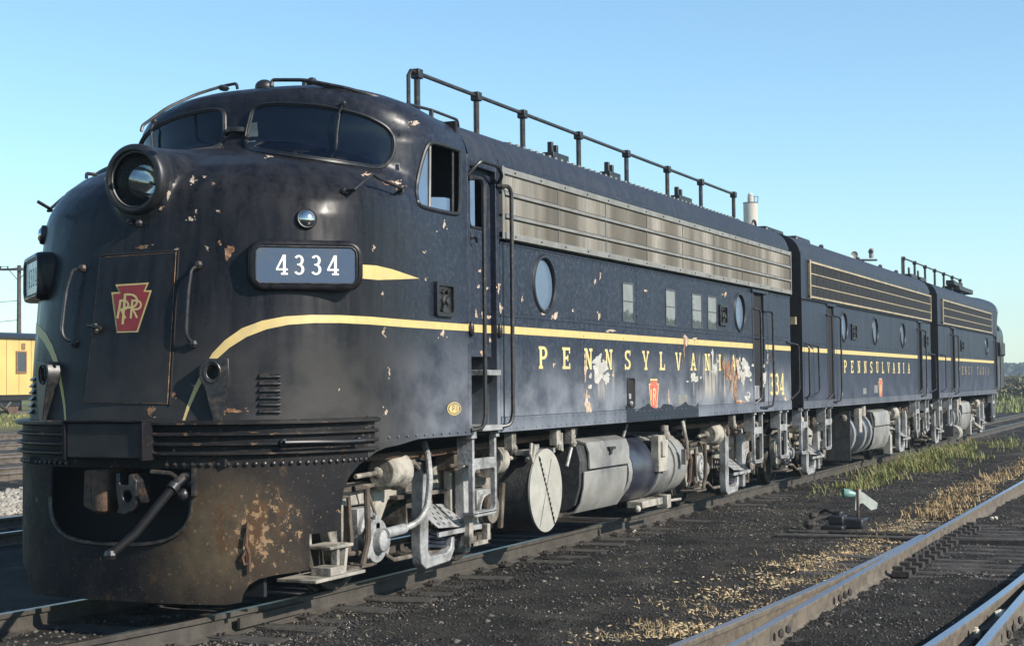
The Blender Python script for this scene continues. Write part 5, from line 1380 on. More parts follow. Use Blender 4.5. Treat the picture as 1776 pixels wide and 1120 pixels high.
antenna(Cu, [13.75 + i * 1.55 + .3 for i in range(7)], 13.85, 4.60)
b = MB(); b.box(21.9, 24.6, -1.0, -.5, 4.22, 4.36); b.cyl((23.0, -.8, 4.1), (23.0, -.8, 4.5), .12, 10); b.obox((22.6, -.8, 4.36), (1, 0, -.05), (0, 1, 0), (0, 0, 1), (1.2, .12, .07)); b.build('horn_cluster', M['black'], Cu, bevel=.02)
for x in (14.6, 15.9): b = MB(); b.box(x, x + .8, -.9, -.4, 4.15, 4.26); b.box(x, x + .06, -.85, -.8, 4.2, 4.42); b.build('roof_box', M['black'], Cu, bevel=.02)
midtanks(Cu, (16.95, 18.6), (18.65, 20.3))
b = MB(); b.cyl((17.1, -1.4, .3), (17.6, -1.4, .3), .2, 14); b.tube([(21.4, -1.35, .45), (22.6, -1.4, .25)], .05, 8); b.build('brake_rigging', M['truck'], Cu)

# ================================================================== GROUND
def vnoise(x, y, s, seed):
    """value noise on arrays"""
    r = np.random.default_rng(seed); G = r.random((256, 256)); x = x / s + 900; y = y / s + 900
    i = np.floor(x).astype(int); j = np.floor(y).astype(int); fx = x - i; fy = y - j
    fx = fx * fx * (3 - 2 * fx); fy = fy * fy * (3 - 2 * fy); g = lambda a, b: G[a % 256, b % 256]
    return (g(i, j) * (1 - fx) + g(i + 1, j) * fx) * (1 - fy) + (g(i, j + 1) * (1 - fx) + g(i + 1, j + 1) * fx) * fy
def ground_z(x, y):
    x = np.asarray(x, float); y = np.asarray(y, float)
    z = -.155 + .035 * (vnoise(x, y, .9, 1) - .5) + .022 * (vnoise(x, y, .22, 2) - .5)
    near = np.clip(1 - np.abs(np.abs(y) - .75) / .5, 0, 1)
    z = z - .01 * near - .02 * np.clip(1 - np.abs(np.abs(y) - 1.2) / .3, 0, 1)
    z += .45 * np.clip((y - 41) / 4, 0, 1)
    z += np.clip((x - 70) / 60, 0, 1) * .25 * np.clip((y + 60) / 50, 0, 1)
    return z
def gmat():
    b = NB('cinder_ground'); x, y = b.sep(0), b.sep(1)
    n1 = b.noise(1.3, 6, .65); n2 = b.noise(38, 5, .7); n3 = b.noise(.35, 4, .6)
    c = b.mix(b.ramp(n1, .35, .65), (.013, .0125, .012), (.046, .042, .037)); c = b.mix(b.ramp(b.noise(.7, 7, .7, b.map((.5, 1.3, 1), loc=(4, 9, 0))), .52, .66, 0, .75), c, (.095, .085, .070))
    c = b.mix(b.ramp(n2, .50, .72, 0, .7), c, (.105, .095, .08))
    v = b.n('ShaderNodeTexVoronoi'); v.inputs['Scale'].default_value = 70; b.l(b.tc, v.inputs['Vector'])
    c = b.mix(b.math('MULTIPLY', b.ramp(v.outputs['Distance'], .16, .08), b.ramp(b.noise(9, 3, .6), .5, .62)), c, (.42, .38, .30))
    # light ballast strip in the yard and beyond
    wv = b.math('ADD', y, b.math('MULTIPLY', b.noise(.8, 4, .6), 1.6))
    st = b.math('MULTIPLY', b.ramp(wv, 9.0, 9.6), b.ramp(wv, 13.4, 12.6))
    c = b.mix(st, c, (.36, .33, .28))
    c = b.mix(b.math('MULTIPLY', b.ramp(wv, 14.5, 17), b.ramp(n3, .35, .6, .3, 1)), c, (.10, .092, .082))
    gy = b.math('MULTIPLY', b.ramp(wv, 39, 43), 1.)
    gr = b.mix(b.ramp(b.noise(1.1, 5, .6), .3, .7), (.10, .11, .045), (.20, .17, .08))
    c = b.mix(gy, c, gr)
    # weeds and dry grass far down the line
    fx = b.math('MULTIPLY', b.ramp(b.math('ADD', x, b.math('MULTIPLY', n3, 30)), 75, 95), b.ramp(y, -60, -40, 1, 1))
    gr2 = b.mix(b.ramp(b.noise(.09, 5, .6), .38, .62), (.085, .105, .035), (.23, .20, .10))
    c = b.mix(fx, c, gr2)
    h = b.math('ADD', n2, b.math('MULTIPLY', b.noise(110, 4, .7), .6))
    b.bump(h, .02, .9)
    return b.fin(c, .95, 0, .1)
M['ground'] = gmat()
def axis_pts(a, b_, fine, lo, hi, g=1.25):
    p = list(np.arange(lo, hi, fine)); s_ = fine; x = hi
    while x < b_: p.append(x); s_ *= g; x += s_
    p.append(b_); s_ = fine; x = lo
    q = []
    while x > a: s_ *= g; x -= s_; q.append(x)
    q[-1] = a if q else a
    return np.array(sorted(q + p))
gx = axis_pts(-400, 5000, .09, -16.5, 9, 1.035); gy = axis_pts(-1500, 2500, .09, -6.9, 1.2, 1.05)
X, Y_ = np.meshgrid(gx, gy, indexing='ij'); Z = ground_z(X, Y_); nx, ny = X.shape
vs = np.stack([X.ravel(), Y_.ravel(), Z.ravel()], 1); I = np.arange(nx * ny).reshape(nx, ny)
fs = np.stack([I[:-1, :-1].ravel(), I[1:, :-1].ravel(), I[1:, 1:].ravel(), I[:-1, 1:].ravel()], 1)
def np_mesh(name, vs, fs):
    me = bpy.data.meshes.new(name); me.vertices.add(len(vs)); me.vertices.foreach_set('co', np.asarray(vs, np.float32).ravel())
    k = fs.shape[1]; me.loops.add(len(fs) * k); me.loops.foreach_set('vertex_index', fs.ravel().astype(np.int32))
    me.polygons.add(len(fs)); me.polygons.foreach_set('loop_start', np.arange(0, len(fs) * k, k, dtype=np.int32)); me.polygons.foreach_set('loop_total', np.full(len(fs), k, np.int32))
    me.update(); return me
gm = np_mesh('ground', vs, fs); g = obj('ground', gm, M['ground'], None, smooth=0); g['kind'] = 'structure'
gm.polygons.foreach_set('use_smooth', [True] * len(gm.polygons))

# ------------------------------------------------------------------ rails and ties
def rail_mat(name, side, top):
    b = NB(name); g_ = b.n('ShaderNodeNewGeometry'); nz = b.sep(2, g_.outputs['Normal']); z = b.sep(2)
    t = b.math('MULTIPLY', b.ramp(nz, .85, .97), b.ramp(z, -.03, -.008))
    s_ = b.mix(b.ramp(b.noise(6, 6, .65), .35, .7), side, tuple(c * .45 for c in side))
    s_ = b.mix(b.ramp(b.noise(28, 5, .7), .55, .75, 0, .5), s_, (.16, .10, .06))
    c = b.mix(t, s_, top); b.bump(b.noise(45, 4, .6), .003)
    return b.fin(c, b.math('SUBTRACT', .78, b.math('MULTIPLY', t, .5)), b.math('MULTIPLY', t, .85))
M['rail_dull'] = rail_mat('worn_rail', (.062, .053, .043), (.06, .056, .050))
M['rail_bright'] = rail_mat('polished_rail', (.145, .118, .088), (.50, .56, .68))  # polished head; its blue cast is sky reflection put into the colour
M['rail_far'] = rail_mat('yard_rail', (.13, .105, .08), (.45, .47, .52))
M['tie'] = simple('weathered_tie', (.042, .036, .031), .9, 0, .45, 7, .012, dirt=((.09, .08, .065), .6))
M['plate'] = simple('tie_plate_iron', (.035, .028, .024), .8, 0, .5, 20, .01)
RP = [(-.07, -.17), (-.07, -.158), (-.022, -.138), (-.010, -.125), (-.010, -.045), (-.034, -.036), (-.037, -.006), (-.030, 0), (.030, 0), (.037, -.006), (.034, -.036), (.010, -.045), (.010, -.125), (.022, -.138), (.07, -.158), (.07, -.17)]
def rail(path, mat, parent, name='rail'):
    P_ = np.array(path, float)
    if P_.shape[1] == 2: P_ = np.concatenate([P_, np.zeros((len(P_), 1))], 1)
    T_ = np.gradient(P_[:, :2], axis=0); T_ /= np.linalg.norm(T_, axis=1, keepdims=True); Nn = np.stack([-T_[:, 1], T_[:, 0]], 1)
    b = MB(); vs = []
    for p, n_ in zip(P_, Nn):
        for o, z in RP: vs.append((p[0] + n_[0] * o, p[1] + n_[1] * o, p[2] + z))
    k = len(RP); fs = [(i * k + j, i * k + (j + 1) % k, (i + 1) * k + (j + 1) % k, (i + 1) * k + j) for i in range(len(P_) - 1) for j in range(k)]
    fs += [tuple(range(k))[::-1], tuple((len(P_) - 1) * k + j for j in range(k))]
    b.add(vs, fs); return b.build(name, mat, parent, smooth=40)
tie_me = {}
def tie_mesh(L, v=0):
    if (L, v) not in tie_me:
        r = random.Random(v + 5); b = MB(); n = 8; vs = []
        for i in range(n + 1):
            y = -L / 2 + L * i / n; j = lambda: r.uniform(-.008, .008)
            vs += [(-.11 + j(), y, -.30), (-.112 + j(), y, -.012 + j()), (-.08, y, j() * .6), (.08, y, j() * .6), (.112 + j(), y, -.012 + j()), (.11 + j(), y, -.30)]
        b.add(vs, [(i * 6 + k, i * 6 + k + 1, (i + 1) * 6 + k + 1, (i + 1) * 6 + k) for i in range(n) for k in range(5)] + [tuple(range(6))[::-1], tuple(n * 6 + k for k in range(6))])
        me = bpy.data.meshes.new('tie'); me.from_pydata(b.v, [], b.f); me.update(); me.materials.append(M['tie']); tie_me[(L, v)] = me
    return tie_me[(L, v)]
def tie(x, y, z, L, parent, rot=0, v=None):
    o = bpy.data.objects.new('tie', tie_mesh(L, random.randrange(4) if v is None else v)); COL.objects.link(o); setpar(o, parent)
    o.location = (x, y, z); o.rotation_euler = (random.uniform(-.01, .01), random.uniform(-.02, .02), rot + random.uniform(-.03, .03)); return o
def off1(x): return .0245 * max(0, -12.5 - x) ** 2 if x > -20 else .0245 * 7.5 ** 2 + (-20 - x) * .37
t1 = thing('railway_track', 'dull railway track that the three locomotives stand on, half buried in cinders', 'track', (0, 0, 0))
xs1 = list(np.arange(-30, -11, .4)) + list(np.arange(-11, 160, 4.))
for s in (-1, 1): rail([(x, s * .7535 + off1(x)) for x in xs1], M['rail_dull'], t1)
for i in range(100):
    x = -18 + i * .54
    if x < 34: tie(x, off1(x) + random.uniform(-.05, .05), -.160 + random.uniform(-.024, .020), 2.7, t1, random.uniform(-.03, .03))
b = MB(); b2 = MB()
for x in (-13.55,):
    b.box(x - .45, x + .45, -.7535 - .036, -.7535 - .012, -.125, -.045)
    for k in range(4): b2.cyl((x - .35 + k * .23, -.80, -.085), (x - .35 + k * .23, -.785, -.085), .018, 6)
b.build('joint_bar', M['rail_dull'], t1)
def plates(xs, ys, par, z=-.150, yo=lambda x: 0):
    b = MB()
    for x in xs:
        for y in ys:
            yy = y + yo(x); b.box(x - .09, x + .09, yy - .15, yy + .15, z - .01, z + .012)
            for s in (-1, 1): b.box(x - .03, x - .005, yy + s * .085 - .012, yy + s * .085 + .012, z, z + .035); b.box(x + .03, x + .055, yy + s * .09 - .012, yy + s * .09 + .012, z, z + .03)
    return tag(b.build('spikes_and_plates', M['plate'], par, smooth=0), kind='stuff')
plates([-18 + i * .54 for i in range(60)], (-.7535, .7535), t1, -.155, off1)

t2 = thing('railway_track', 'polished turnout track at lower right beside the straw strip', 'track', (0, -5.3, 0))
c2a, c2b = -4.615, -6.085
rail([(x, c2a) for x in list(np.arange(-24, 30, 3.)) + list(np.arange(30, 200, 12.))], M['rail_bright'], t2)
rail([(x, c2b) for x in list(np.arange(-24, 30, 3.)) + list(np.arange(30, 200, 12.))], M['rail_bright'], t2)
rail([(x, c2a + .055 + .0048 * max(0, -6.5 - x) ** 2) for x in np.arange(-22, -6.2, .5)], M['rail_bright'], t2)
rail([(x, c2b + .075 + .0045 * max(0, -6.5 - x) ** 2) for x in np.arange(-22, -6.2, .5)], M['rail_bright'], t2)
for i in range(16):
    x = -8.95 + i * .36; tie(x, -5.15, -.148, 2.75, t2, v=i % 4)
for i in range(14):
    x = -9.4 - i * .5; tie(x, -5.2, -.185, 2.9, t2)
for i in range(40):
    x = -3.1 + i * .55; tie(x, -5.35, -.175, 2.6, t2)
tie(-5.72, -4.55, -.10, 3.6, t2); tie(-5.25, -4.55, -.115, 3.5, t2)
plates([-8.95 + i * .36 for i in range(16)] + [-9.4 - i * .5 for i in range(12)], (c2a, c2b), t2, -.158)
b = MB()
for i in range(14):
    x = -9.0 + i * .37
    b.box(x - .08, x + .08, c2a - .24, c2a - .08, -.15, -.10); b.box(x - .05, x + .05, c2a - .18, c2a - .09, -.12, -.06)
for i in range(7):
    x = -8.0 + i * .22; b.sphere((x, c2a - .12, -.07), .045, 6, (1, .6, .9))
for x in (-11.2, -11.0, -10.82, -13.1, -12.9): b.sphere((x, c2a - .06, -.075), .035, 6, (1.2, .6, 1))
for x in (-12.6, -12.3, -11.9): b.sphere((x, c2b - .06, -.075), .035, 6, (1.2, .6, 1))
tag(b.build('rail_braces', M['plate'], t2), kind='stuff')
b = MB(); b.cyl((-5.5, -3.3, -.10), (-5.5, -6.1, -.12), .022, 8); b.build('throw_rod', M['plate'], t2)

# switch stand with its two-colour target
sw_ = thing('switch_stand', 'low black switch stand with a white and green arrow target beside the track', 'switch stand', (-4.9, -3.3, -.15))
b = MB(); b.box(-5.25, -4.85, -3.42, -3.15, -.12, -.05); b.box(-5.15, -4.9, -3.40, -3.22, -.05, .06); b.cyl((-5.02, -3.32, .0), (-5.02, -3.32, .11), .06, 10)
b.box(-5.1, -4.8, -3.62, -3.38, -.10, .02); b.build('base', M['black'], sw_, bevel=.02)
b = MB(); b.sphere((-5.25, -3.02, -.04), .075, 8, (1, 1.1, .8)); b.sphere((-5.0, -3.0, .04), .06, 8, (1.2, 1, .8)); b.tube([(-5.02, -3.32, .02), (-5.1, -3.12, .03), (-5.2, -3.02, -.02)], .025, 8); b.tube([(-5.0, -3.3, .06), (-4.8, -3.1, .10), (-4.7, -3.02, .05)], .02, 8)
b.build('throw_lever', M['plate'], sw_)
mx, my = -4.86, -3.52
MB().cyl((mx, my, -.08), (mx, my, .40), .016, 8).build('mast', M['rust'], sw_)
M['tgreen'] = simple('green_enamel', (.02, .16, .11), .4, 0, .2, 10); M['twhite'] = simple('pale_enamel', (.60, .62, .56), .55, 0, .12, 14, dirt=((.36, .38, .3), .6))
def vert_plate(b, poly, o, e, t=.006):
    n_ = np.array([e[1], -e[0], 0.]); o = np.array(o)
    f = lambda d: (lambda a, z: tuple(o + np.array([e[0], e[1], 0]) * a + np.array([0, 0, z]) + n_ * d))
    return b.prism(poly, f(t), f(-t))
e1 = (.30, -.954)
vert_plate(t_ := MB(), [(q[0] * .62, q[1] * .62) for q in [(-.06, .0), (.02, -.01), (.03, .12), (.09, .14), (.25, .0), (.36, .03), (.38, .14), (.10, .345), (.06, .36), (.055, .41), (.02, .41), (.0, .37), (-.035, .35)]], (mx, my, .11), e1); tg_ = t_.build('target', M['twhite'], sw_, smooth=0)
b = MB(); c0 = np.array([mx, my, .30]); b.lathe(c0 + np.array([-.02, .03, 0]), (-.45, .87, .12), [(0, .03), (.07, .055), (.14, .06), (.15, .055), (.07, .045)], 20, cap=False); lp = b.build('shroud', simple('teal_enamel', (.16, .30, .26), .4, 0, .15, 10), sw_)
MB().lathe(c0 + np.array([-.02, .03, 0]) + np.array([-.45, .87, .12]) * .10, (-.45, .87, .12), [(0, .045), (.01, .04)], 18).build('lamp_lens', M['tgreen'], lp)

# yard tracks to the left
M['wood_far'] = M['tie']
for k, (yc, lab) in enumerate(((6.25, 'yard track just beyond the train, its near rail shining blue'), (15.3, 'yard track beyond the pale ballast strip'), (20.4, 'third yard track, between ballast strip and yellow car'), (26.3, 'yard track nearest in front of the grassy bank'), (33.0, 'yard track along the foot of the grassy bank'))):
    t = thing('railway_track', lab, 'track', (0, yc, 0))
    for s in (-1, 1): rail([(x, yc + s * .7535) for x in np.arange(-40, 130, 10.)], M['rail_far'], t)
    for i in range(44):
        x = -14 + i * .62 + k * 6
        tie(x, yc, -.14, 2.6, t)
# ------------------------------------------------------------------ scattered stuff on the ground
def scatter_mesh(name, pts, size, mat, flat=.6, elong=1.0, seed=1):
    r = np.random.default_rng(seed); n = len(pts)
    base = np.array([(1, 0, 0), (-1, 0, 0), (0, 1, 0), (0, -1, 0), (0, 0, 1), (0, 0, -1)], float)
    F_ = np.array([(0, 2, 4), (2, 1, 4), (1, 3, 4), (3, 0, 4), (2, 0, 5), (1, 2, 5), (3, 1, 5), (0, 3, 5)])
    s_ = size * (.5 + r.random((n, 1, 1)) ** 2 * 1.3); V_ = base[None] * np.array([elong, 1, flat]) * (1 + .35 * (r.random((n, 6, 1)) - .5)) * s_
    a = r.random(n) * 2 * math.pi; ca, sa = np.cos(a)[:, None], np.sin(a)[:, None]
    x = V_[..., 0] * ca - V_[..., 1] * sa; y = V_[..., 0] * sa + V_[..., 1] * ca; tl = (r.random((n, 1)) - .5) * .9
    z = V_[..., 2] + x * tl
    V_ = np.stack([x, y, z], -1) + pts[:, None, :]
    Fs = (F_[None] + (np.arange(n) * 6)[:, None, None]).reshape(-1, 3)
    o = obj(name, np_mesh(name, V_.reshape(-1, 3), Fs), mat, None, smooth=0); o['kind'] = 'stuff'; return o
M['peb_d'] = simple('cinder_pebbles', (.024, .022, .021), .9, 0, .5, 3); M['peb_l'] = simple('pale_pebbles', (.34, .31, .26), .85, 0, .3, 3)
M['peb_m'] = simple('brown_pebbles', (.11, .095, .08), .9, 0, .4, 3)
def gpts(n, x0, x1, y0, y1, dz=0., seed=0, dens=None):
    r = np.random.default_rng(seed); u = r.random(n)
    x = x0 + (x1 - x0) * u ** 1.6; y = y0 + (y1 - y0) * r.random(n)
    if dens is not None: k = r.random(n) < dens(x, y); x, y = x[k], y[k]
    return np.stack([x, y, ground_z(x, y) + dz], 1)
dn = lambda x, y: np.clip(vnoise(x, y, 1.1, 5) * 1.6 - .45, .03, 1)
scatter_mesh('cinders', gpts(42000, -15.5, 12, -6.9, -.9, .002, 11), .0085, M['peb_d'], .7, 1.2, 1)
scatter_mesh('brown_gravel', gpts(30000, -15.5, 10, -6.9, -.8, .003, 12, dn), .0075, M['peb_m'], .7, 1.2, 2)
scatter_mesh('pale_gravel', gpts(16000, -15.5, 14, -6.9, -.8, .004, 13, lambda x, y: dn(x, y) * .55), .0055, M['peb_l'], .8, 1.5, 3)
scatter_mesh('larger_stones', gpts(900, -15.5, 12, -6.9, -.9, .004, 17), .02, M['peb_m'], .6, 1.3, 8)
scatter_mesh('larger_cinders', gpts(1500, -15.5, 12, -6.9, -.9, .004, 18), .022, M['peb_d'], .6, 1.3, 18)
scatter_mesh('cinders_ahead', gpts(6000, -17.5, -13.5, -1.2, 6.0, .002, 14), .014, M['peb_m'], .7, 1.2, 4)
scatter_mesh('pale_ballast', gpts(9000, -9, 6, 8.6, 12.4, .01, 15), .045, M['peb_l'], .8, 1.2, 5)
scatter_mesh('trackside_ballast', gpts(5000, -14, 12, -1.6, -.85, .006, 16), .010, M['peb_d'], .7, 1.3, 6)

def blades(name, pts, h, w_, mat, lean=.5, flat=0., seed=1, curve=.5):
    """thin bent blades: two quads each"""
    r = np.random.default_rng(seed); n = len(pts); a = r.random(n) * 2 * math.pi; H = h * (.35 + .9 * r.random(n) ** 1.5) * (.5 + 1. * vnoise(pts[:, 0], pts[:, 1], .6, 77)); L = lean * (.2 + r.random(n)); W = w_ * (.6 + .8 * r.random(n))
    d = np.stack([np.cos(a), np.sin(a), 0 * a], 1); s_ = np.stack([-np.sin(a), np.cos(a), 0 * a], 1); up = np.array([0, 0, 1.])
    p0 = pts; p1 = pts + d * (H * L * .35)[:, None] + up * (H * .6 * (1 - flat))[:, None]; p2 = pts + d * (H * L)[:, None] + up * (H * (1 - flat * 1.0) * (1 - curve * .4 * L))[:, None]
    if flat > .5: p2[:, 2] = pts[:, 2] + .012
    V_ = np.stack([p0 - s_ * W[:, None], p0 + s_ * W[:, None], p1 + s_ * W[:, None] * .8, p1 - s_ * W[:, None] * .8, p2 + s_ * W[:, None] * .2, p2 - s_ * W[:, None] * .2], 1)
    F_ = np.array([(0, 1, 2, 3), (3, 2, 4, 5)]); Fs = (F_[None] + (np.arange(n) * 6)[:, None, None]).reshape(-1, 4)
    o = obj(name, np_mesh(name, V_.reshape(-1, 3), Fs), mat, None, smooth=0); o['kind'] = 'stuff'; return o
M['straw'] = simple('dry_straw', (.36, .25, .12), .75, 0, .5, 2.5); M['straw2'] = simple('pale_straw', (.44, .34, .20), .75, 0, .35, 2.5)
def leafmat(name, a, c_):
    b = NB(name); col = b.mix(b.ramp(b.noise(2.2, 3, .6), .3, .7), a, c_)
    b.put(b.p.inputs['Subsurface Weight'], 0.); return b.fin(col, .65, 0, .3)
M['grass'] = leafmat('green_grass', (.14, .165, .045), (.30, .30, .11)); M['grassd'] = leafmat('dark_grass', (.07, .09, .03), (.15, .16, .06))
r = np.random.default_rng(21)
def band_pts(n, x0, x1, yf, sig, seed, p=1.0, gate=None):
    r = np.random.default_rng(seed); x = x0 + (x1 - x0) * r.random(n) ** p; y = yf(x) + r.normal(0, 1, n) * sig(x)
    k = (y > c2a + .09) | (y < c2a - .3)
    k &= y < -2.4
    if gate is not None: k &= r.random(n) < gate(x, y)
    x, y = x[k], y[k]; return np.stack([x, y, ground_z(x, y)], 1)
gate = lambda x, y: np.clip(vnoise(x, y, .35, 8) * 2.6 - .85, 0, 1)
yf = lambda x: -3.92 + .12 * np.sin(x * .5); sg = lambda x: np.where(x < -6, .30, .22)
blades('dry_straw', band_pts(11000, -14.5, 45, yf, sg, 31, 1.7, gate), .075, .0035, M['straw'], 1.1, .25, 1)
blades('pale_straw', band_pts(9000, -14.5, 20, yf, sg, 32, 1.5, gate), .06, .0035, M['straw2'], 1.6, .75, 2)
blades('straw_tufts', band_pts(4500, -3, 60, yf, lambda x: .18 + 0 * x, 33, 1.3), .13, .006, M['straw'], .8, .1, 3)
scatter_mesh('straw_chaff', band_pts(8500, -14.5, 12, yf, sg, 34, 1.5, gate) + np.array([0, 0, .006]), .010, M['straw2'], .5, 2.2, 9)
blades('loose_straw', gpts(3500, -15, 6, -3.6, -1.0, .004, 35, dn), .05, .0022, M['straw2'], 1.8, .85, 4)
def grass_patch(n, cx, cy, sx, sy, seed):
    r = np.random.default_rng(seed); x = cx + r.normal(0, sx, n); y = cy + r.normal(0, sy, n); y = np.minimum(y, -.95); k = r.random(n) < np.clip(vnoise(x, y, .75, 9) * 4 - 1.7, 0, 1)
    x, y = x[k], y[k]; return np.stack([x, y, ground_z(x, y)], 1)
P1 = np.concatenate([grass_patch(1500, 3.2, -1.75, .8, .2, 41), grass_patch(6000, 10.0, -1.85, 2.0, .36, 42), grass_patch(4200, 16.5, -1.8, 3.6, .42, 43), grass_patch(900, 6.0, -1.95, 1.2, .2, 44)])
blades('grass', P1, .20, .006, M['grass'], 1.1, 0, 5); blades('dead_grass_stems', P1[::5] + np.array([-.03, .01, 0]), .19, .005, M['straw'], .9, 0, 15); blades('grass_undergrowth', P1[::2] + np.array([.03, .02, 0]), .13, .010, M['grassd'], .7, 0, 6)
r = np.random.default_rng(50); x = r.uniform(60, 130, 9000); y = r.uniform(-14, 16, 9000); k = vnoise(x, y, 6, 3) > .45; x, y = x[k], y[k]
blades('field_grass', np.stack([x, y, ground_z(x, y)], 1), .5, .05, M['grass'], .5, 0, 7)
r = np.random.default_rng(51); x = r.uniform(25, 70, 9000); y = r.uniform(41.5, 47, 9000)
blades('bank_grass', np.stack([x, y, ground_z(x, y)], 1), .16, .02, M['grass'], .5, 0, 8)

# pale scraps between and beside the rails
def scrap(name, label, x, y, s, n, seed, z=None, g=None):
    r = random.Random(seed); bm = MB()
    for i in range(n):
        a = np.array([r.uniform(-1, 1), r.uniform(-1, 1), r.uniform(-.3, .6)]); c_ = np.array([x + r.uniform(-s, s), y + r.uniform(-s, s) * .6, (ground_z(x, y) if z is None else z) + .03 * r.random() + .015])
        bm.sphere(tuple(c_), s * r.uniform(.3, .6), 7, (1.3, .8, .35 + .4 * r.random()))
    v = np.array(bm.v); v += np.random.default_rng(seed).normal(0, s * .09, v.shape); bm.v = [tuple(p) for p in v]
    o = bm.build(name, M['paper'], None, smooth=0); return tag(o, label, 'litter', g)
M['paper'] = simple('pale_scrap', (.62, .58, .48), .8, 0, .2, 20, dirt=((.4, .3, .18), .6))
scrap('paper_scrap', 'pale scrap lying against the rail in front of the nose', -14.27, .88, .075, 4, 3)
scrap('paper_scrap', 'white crumpled scraps caught between the two closest rails at lower right', -11.7, -5.97, .09, 4, 4, -.10)
scrap('paper_scrap', 'small white scrap at the bottom edge between the closest rails', -12.55, -5.93, .06, 3, 5, -.10)
scrap('pale_stone', 'pale stone beside the polished rail near the turnout ties', -2.9, -4.85, .07, 2, 6)
scrap('dry_leaf', 'dry crumpled leaf against the rail under the first locomotive', -5.6, -.92, .06, 3, 7)

# ------------------------------------------------------------------ far things
# yellow car on the bank
yc_ = thing('railway_car', 'yellow wooden railway car with brown window frame beyond the yard', 'railway car', (44, 51.6, .3))
M['ycar'] = simple('yellow_car_paint', (.62, .42, .14), .6, 0, .08, .8, dirt=((.45, .3, .12), .35)); M['brownf'] = simple('brown_frame', (.22, .11, .05), .6); M['dglass'] = glass('car_window_glass', (.05, .06, .07), .1)
MB().box(33, 56, 51.0, 54.0, 1.35, 4.35).build('body', M['ycar'], yc_, smooth=0)
b = MB(); V, T = tri2d([[(50.85, 4.35), (50.85, 4.45), (51.3, 4.62), (52.5, 4.75), (53.7, 4.62), (54.15, 4.45), (54.15, 4.35)]])
b.prism([(50.85, 4.355), (50.85, 4.45), (51.3, 4.62), (52.5, 4.75), (53.7, 4.62), (54.15, 4.45), (54.15, 4.355)], lambda y, z: (32.9, y, z), lambda y, z: (56.1, y, z)); b.build('roof', M['black'], yc_, smooth=0)
MB().box(33, 56, 51.1, 53.9, 1.05, 1.34).build('underframe', M['dark'], yc_, smooth=0)
def far_x(u, y): return at(u, 620, y)[0]
for i, u in enumerate((36, 36 - 75, 36 + 75, 36 + 150)):
    xw = far_x(u, 51.0)
    w_ = MB(); w_.box(xw - .38, xw + .38, 50.94, 50.99, 2.60, 3.60) if False else None
    f = MB()
    for a in (hb(xw - .40, xw + .40, 3.62, 3.70), hb(xw - .40, xw + .40, 2.50, 2.60), hb(xw - .40, xw - .31, 2.60, 3.62), hb(xw + .31, xw + .40, 2.60, 3.62)): f.prism(a, lambda x, z: (x, 50.93, z), lambda x, z: (x, 50.995, z))
    fo = f.build('window', M['brownf'], yc_, smooth=0); MB().box(xw - .31, xw + .31, 50.96, 50.99, 2.60, 3.62).build('pane', M['dglass'], fo, smooth=0)
xv = far_x(40, 51.0); MB().box(xv - .14, xv + .14, 50.96, 50.99, 3.78, 4.12).build('vent', M['brownf'], yc_, smooth=0)
b = MB()
for i in range(24): b.box(33 + i * .95, 33.02 + i * .95, 50.985, 50.999, 1.36, 4.34)
tag(b.build('board_joints', M['brownf'], yc_, smooth=0), kind='stuff')
for xc_ in (40.5, 52):
    f = MB(); f.box(xc_ - 1.5, xc_ + 1.5, 51.3, 51.45, .75, 1.05); f = f.build('truck', M['black'], yc_)
    for ax in (-1, 1): MB().cyl((xc_ + ax, 51.35, .75), (xc_ + ax, 51.5, .75), .46, 20).build('wheel', M['rust'], f)
    MB().tube([(xc_ - .7, 51.25, .7), (xc_ - .3, 51.25, .95), (xc_ + .3, 51.25, .6), (xc_ + .7, 51.25, .95)], .1, 6).build('spring', M['wheel'], f)
t = thing('railway_track', 'track on the grassy bank under the yellow car', 'track', (44, 52.5, .3))
for y in (51.75, 53.25): rail([(x, y, .47) for x in (-20, 20, 60, 120)], M['rail_far'], t)
# utility pole
pb = atd(33, 560, 100)
up_ = thing('utility_pole', 'wooden utility pole with one crossarm behind the yellow car', 'utility pole', (pb[0], pb[1], .3))
M['polewood'] = simple('pole_wood', (.075, .062, .055), .85, 0, .3, 3)
ptop = atd(34, 460, 100)[2]; zc_ = atd(34, 467.5, 100)[2]
MB().cyl((pb[0], pb[1], 0), (pb[0], pb[1], ptop), .17, 10, .12).build('pole', M['polewood'], up_)
ax_ = np.array([RT[0], RT[1], 0]); ax_ /= np.linalg.norm(ax_)
c_ = np.array([pb[0], pb[1], zc_]); MB().obox(c_ - np.array([FW[0], FW[1], 0]) * .15, ax_, (FW[0], FW[1], 0), (0, 0, 1), (1.25, .06, .07)).build('crossarm', M['polewood'], up_)
for k in (-1.1, -.65, .35, .65, 1.1):
    q = c_ + ax_ * k - np.array([FW[0], FW[1], 0]) * .15; MB().cyl(q + np.array([0, 0, .05]), q + np.array([0, 0, .22]), .05, 6, .03).build('insulator', M['rubber'], up_)
for s in (-1, 1): MB().cyl(c_ + np.array([0, 0, -.7]) - np.array([FW[0], FW[1], 0]) * .15, c_ + ax_ * .6 * s - np.array([FW[0], FW[1], 0]) * .15, .025, 5).build('brace', M['polewood'], up_)
for k, dz in ((-1.1, .2), (-.65, .2), (1.1, .2), (0, -1.9), (0, -3.1)):
    q = c_ + ax_ * k + np.array([0, 0, dz]); dirv = np.array([-ax_[0] * .9 - .2, -ax_[1] * .9, 0])
    pts = [q + dirv * t * 40 + np.array([0, 0, -3 * t * (1 - t) * 1.5]) for t in np.linspace(0, 1, 8)]
    o = MB().tube(pts, .018, 4).build('wire', M['black'], up_)
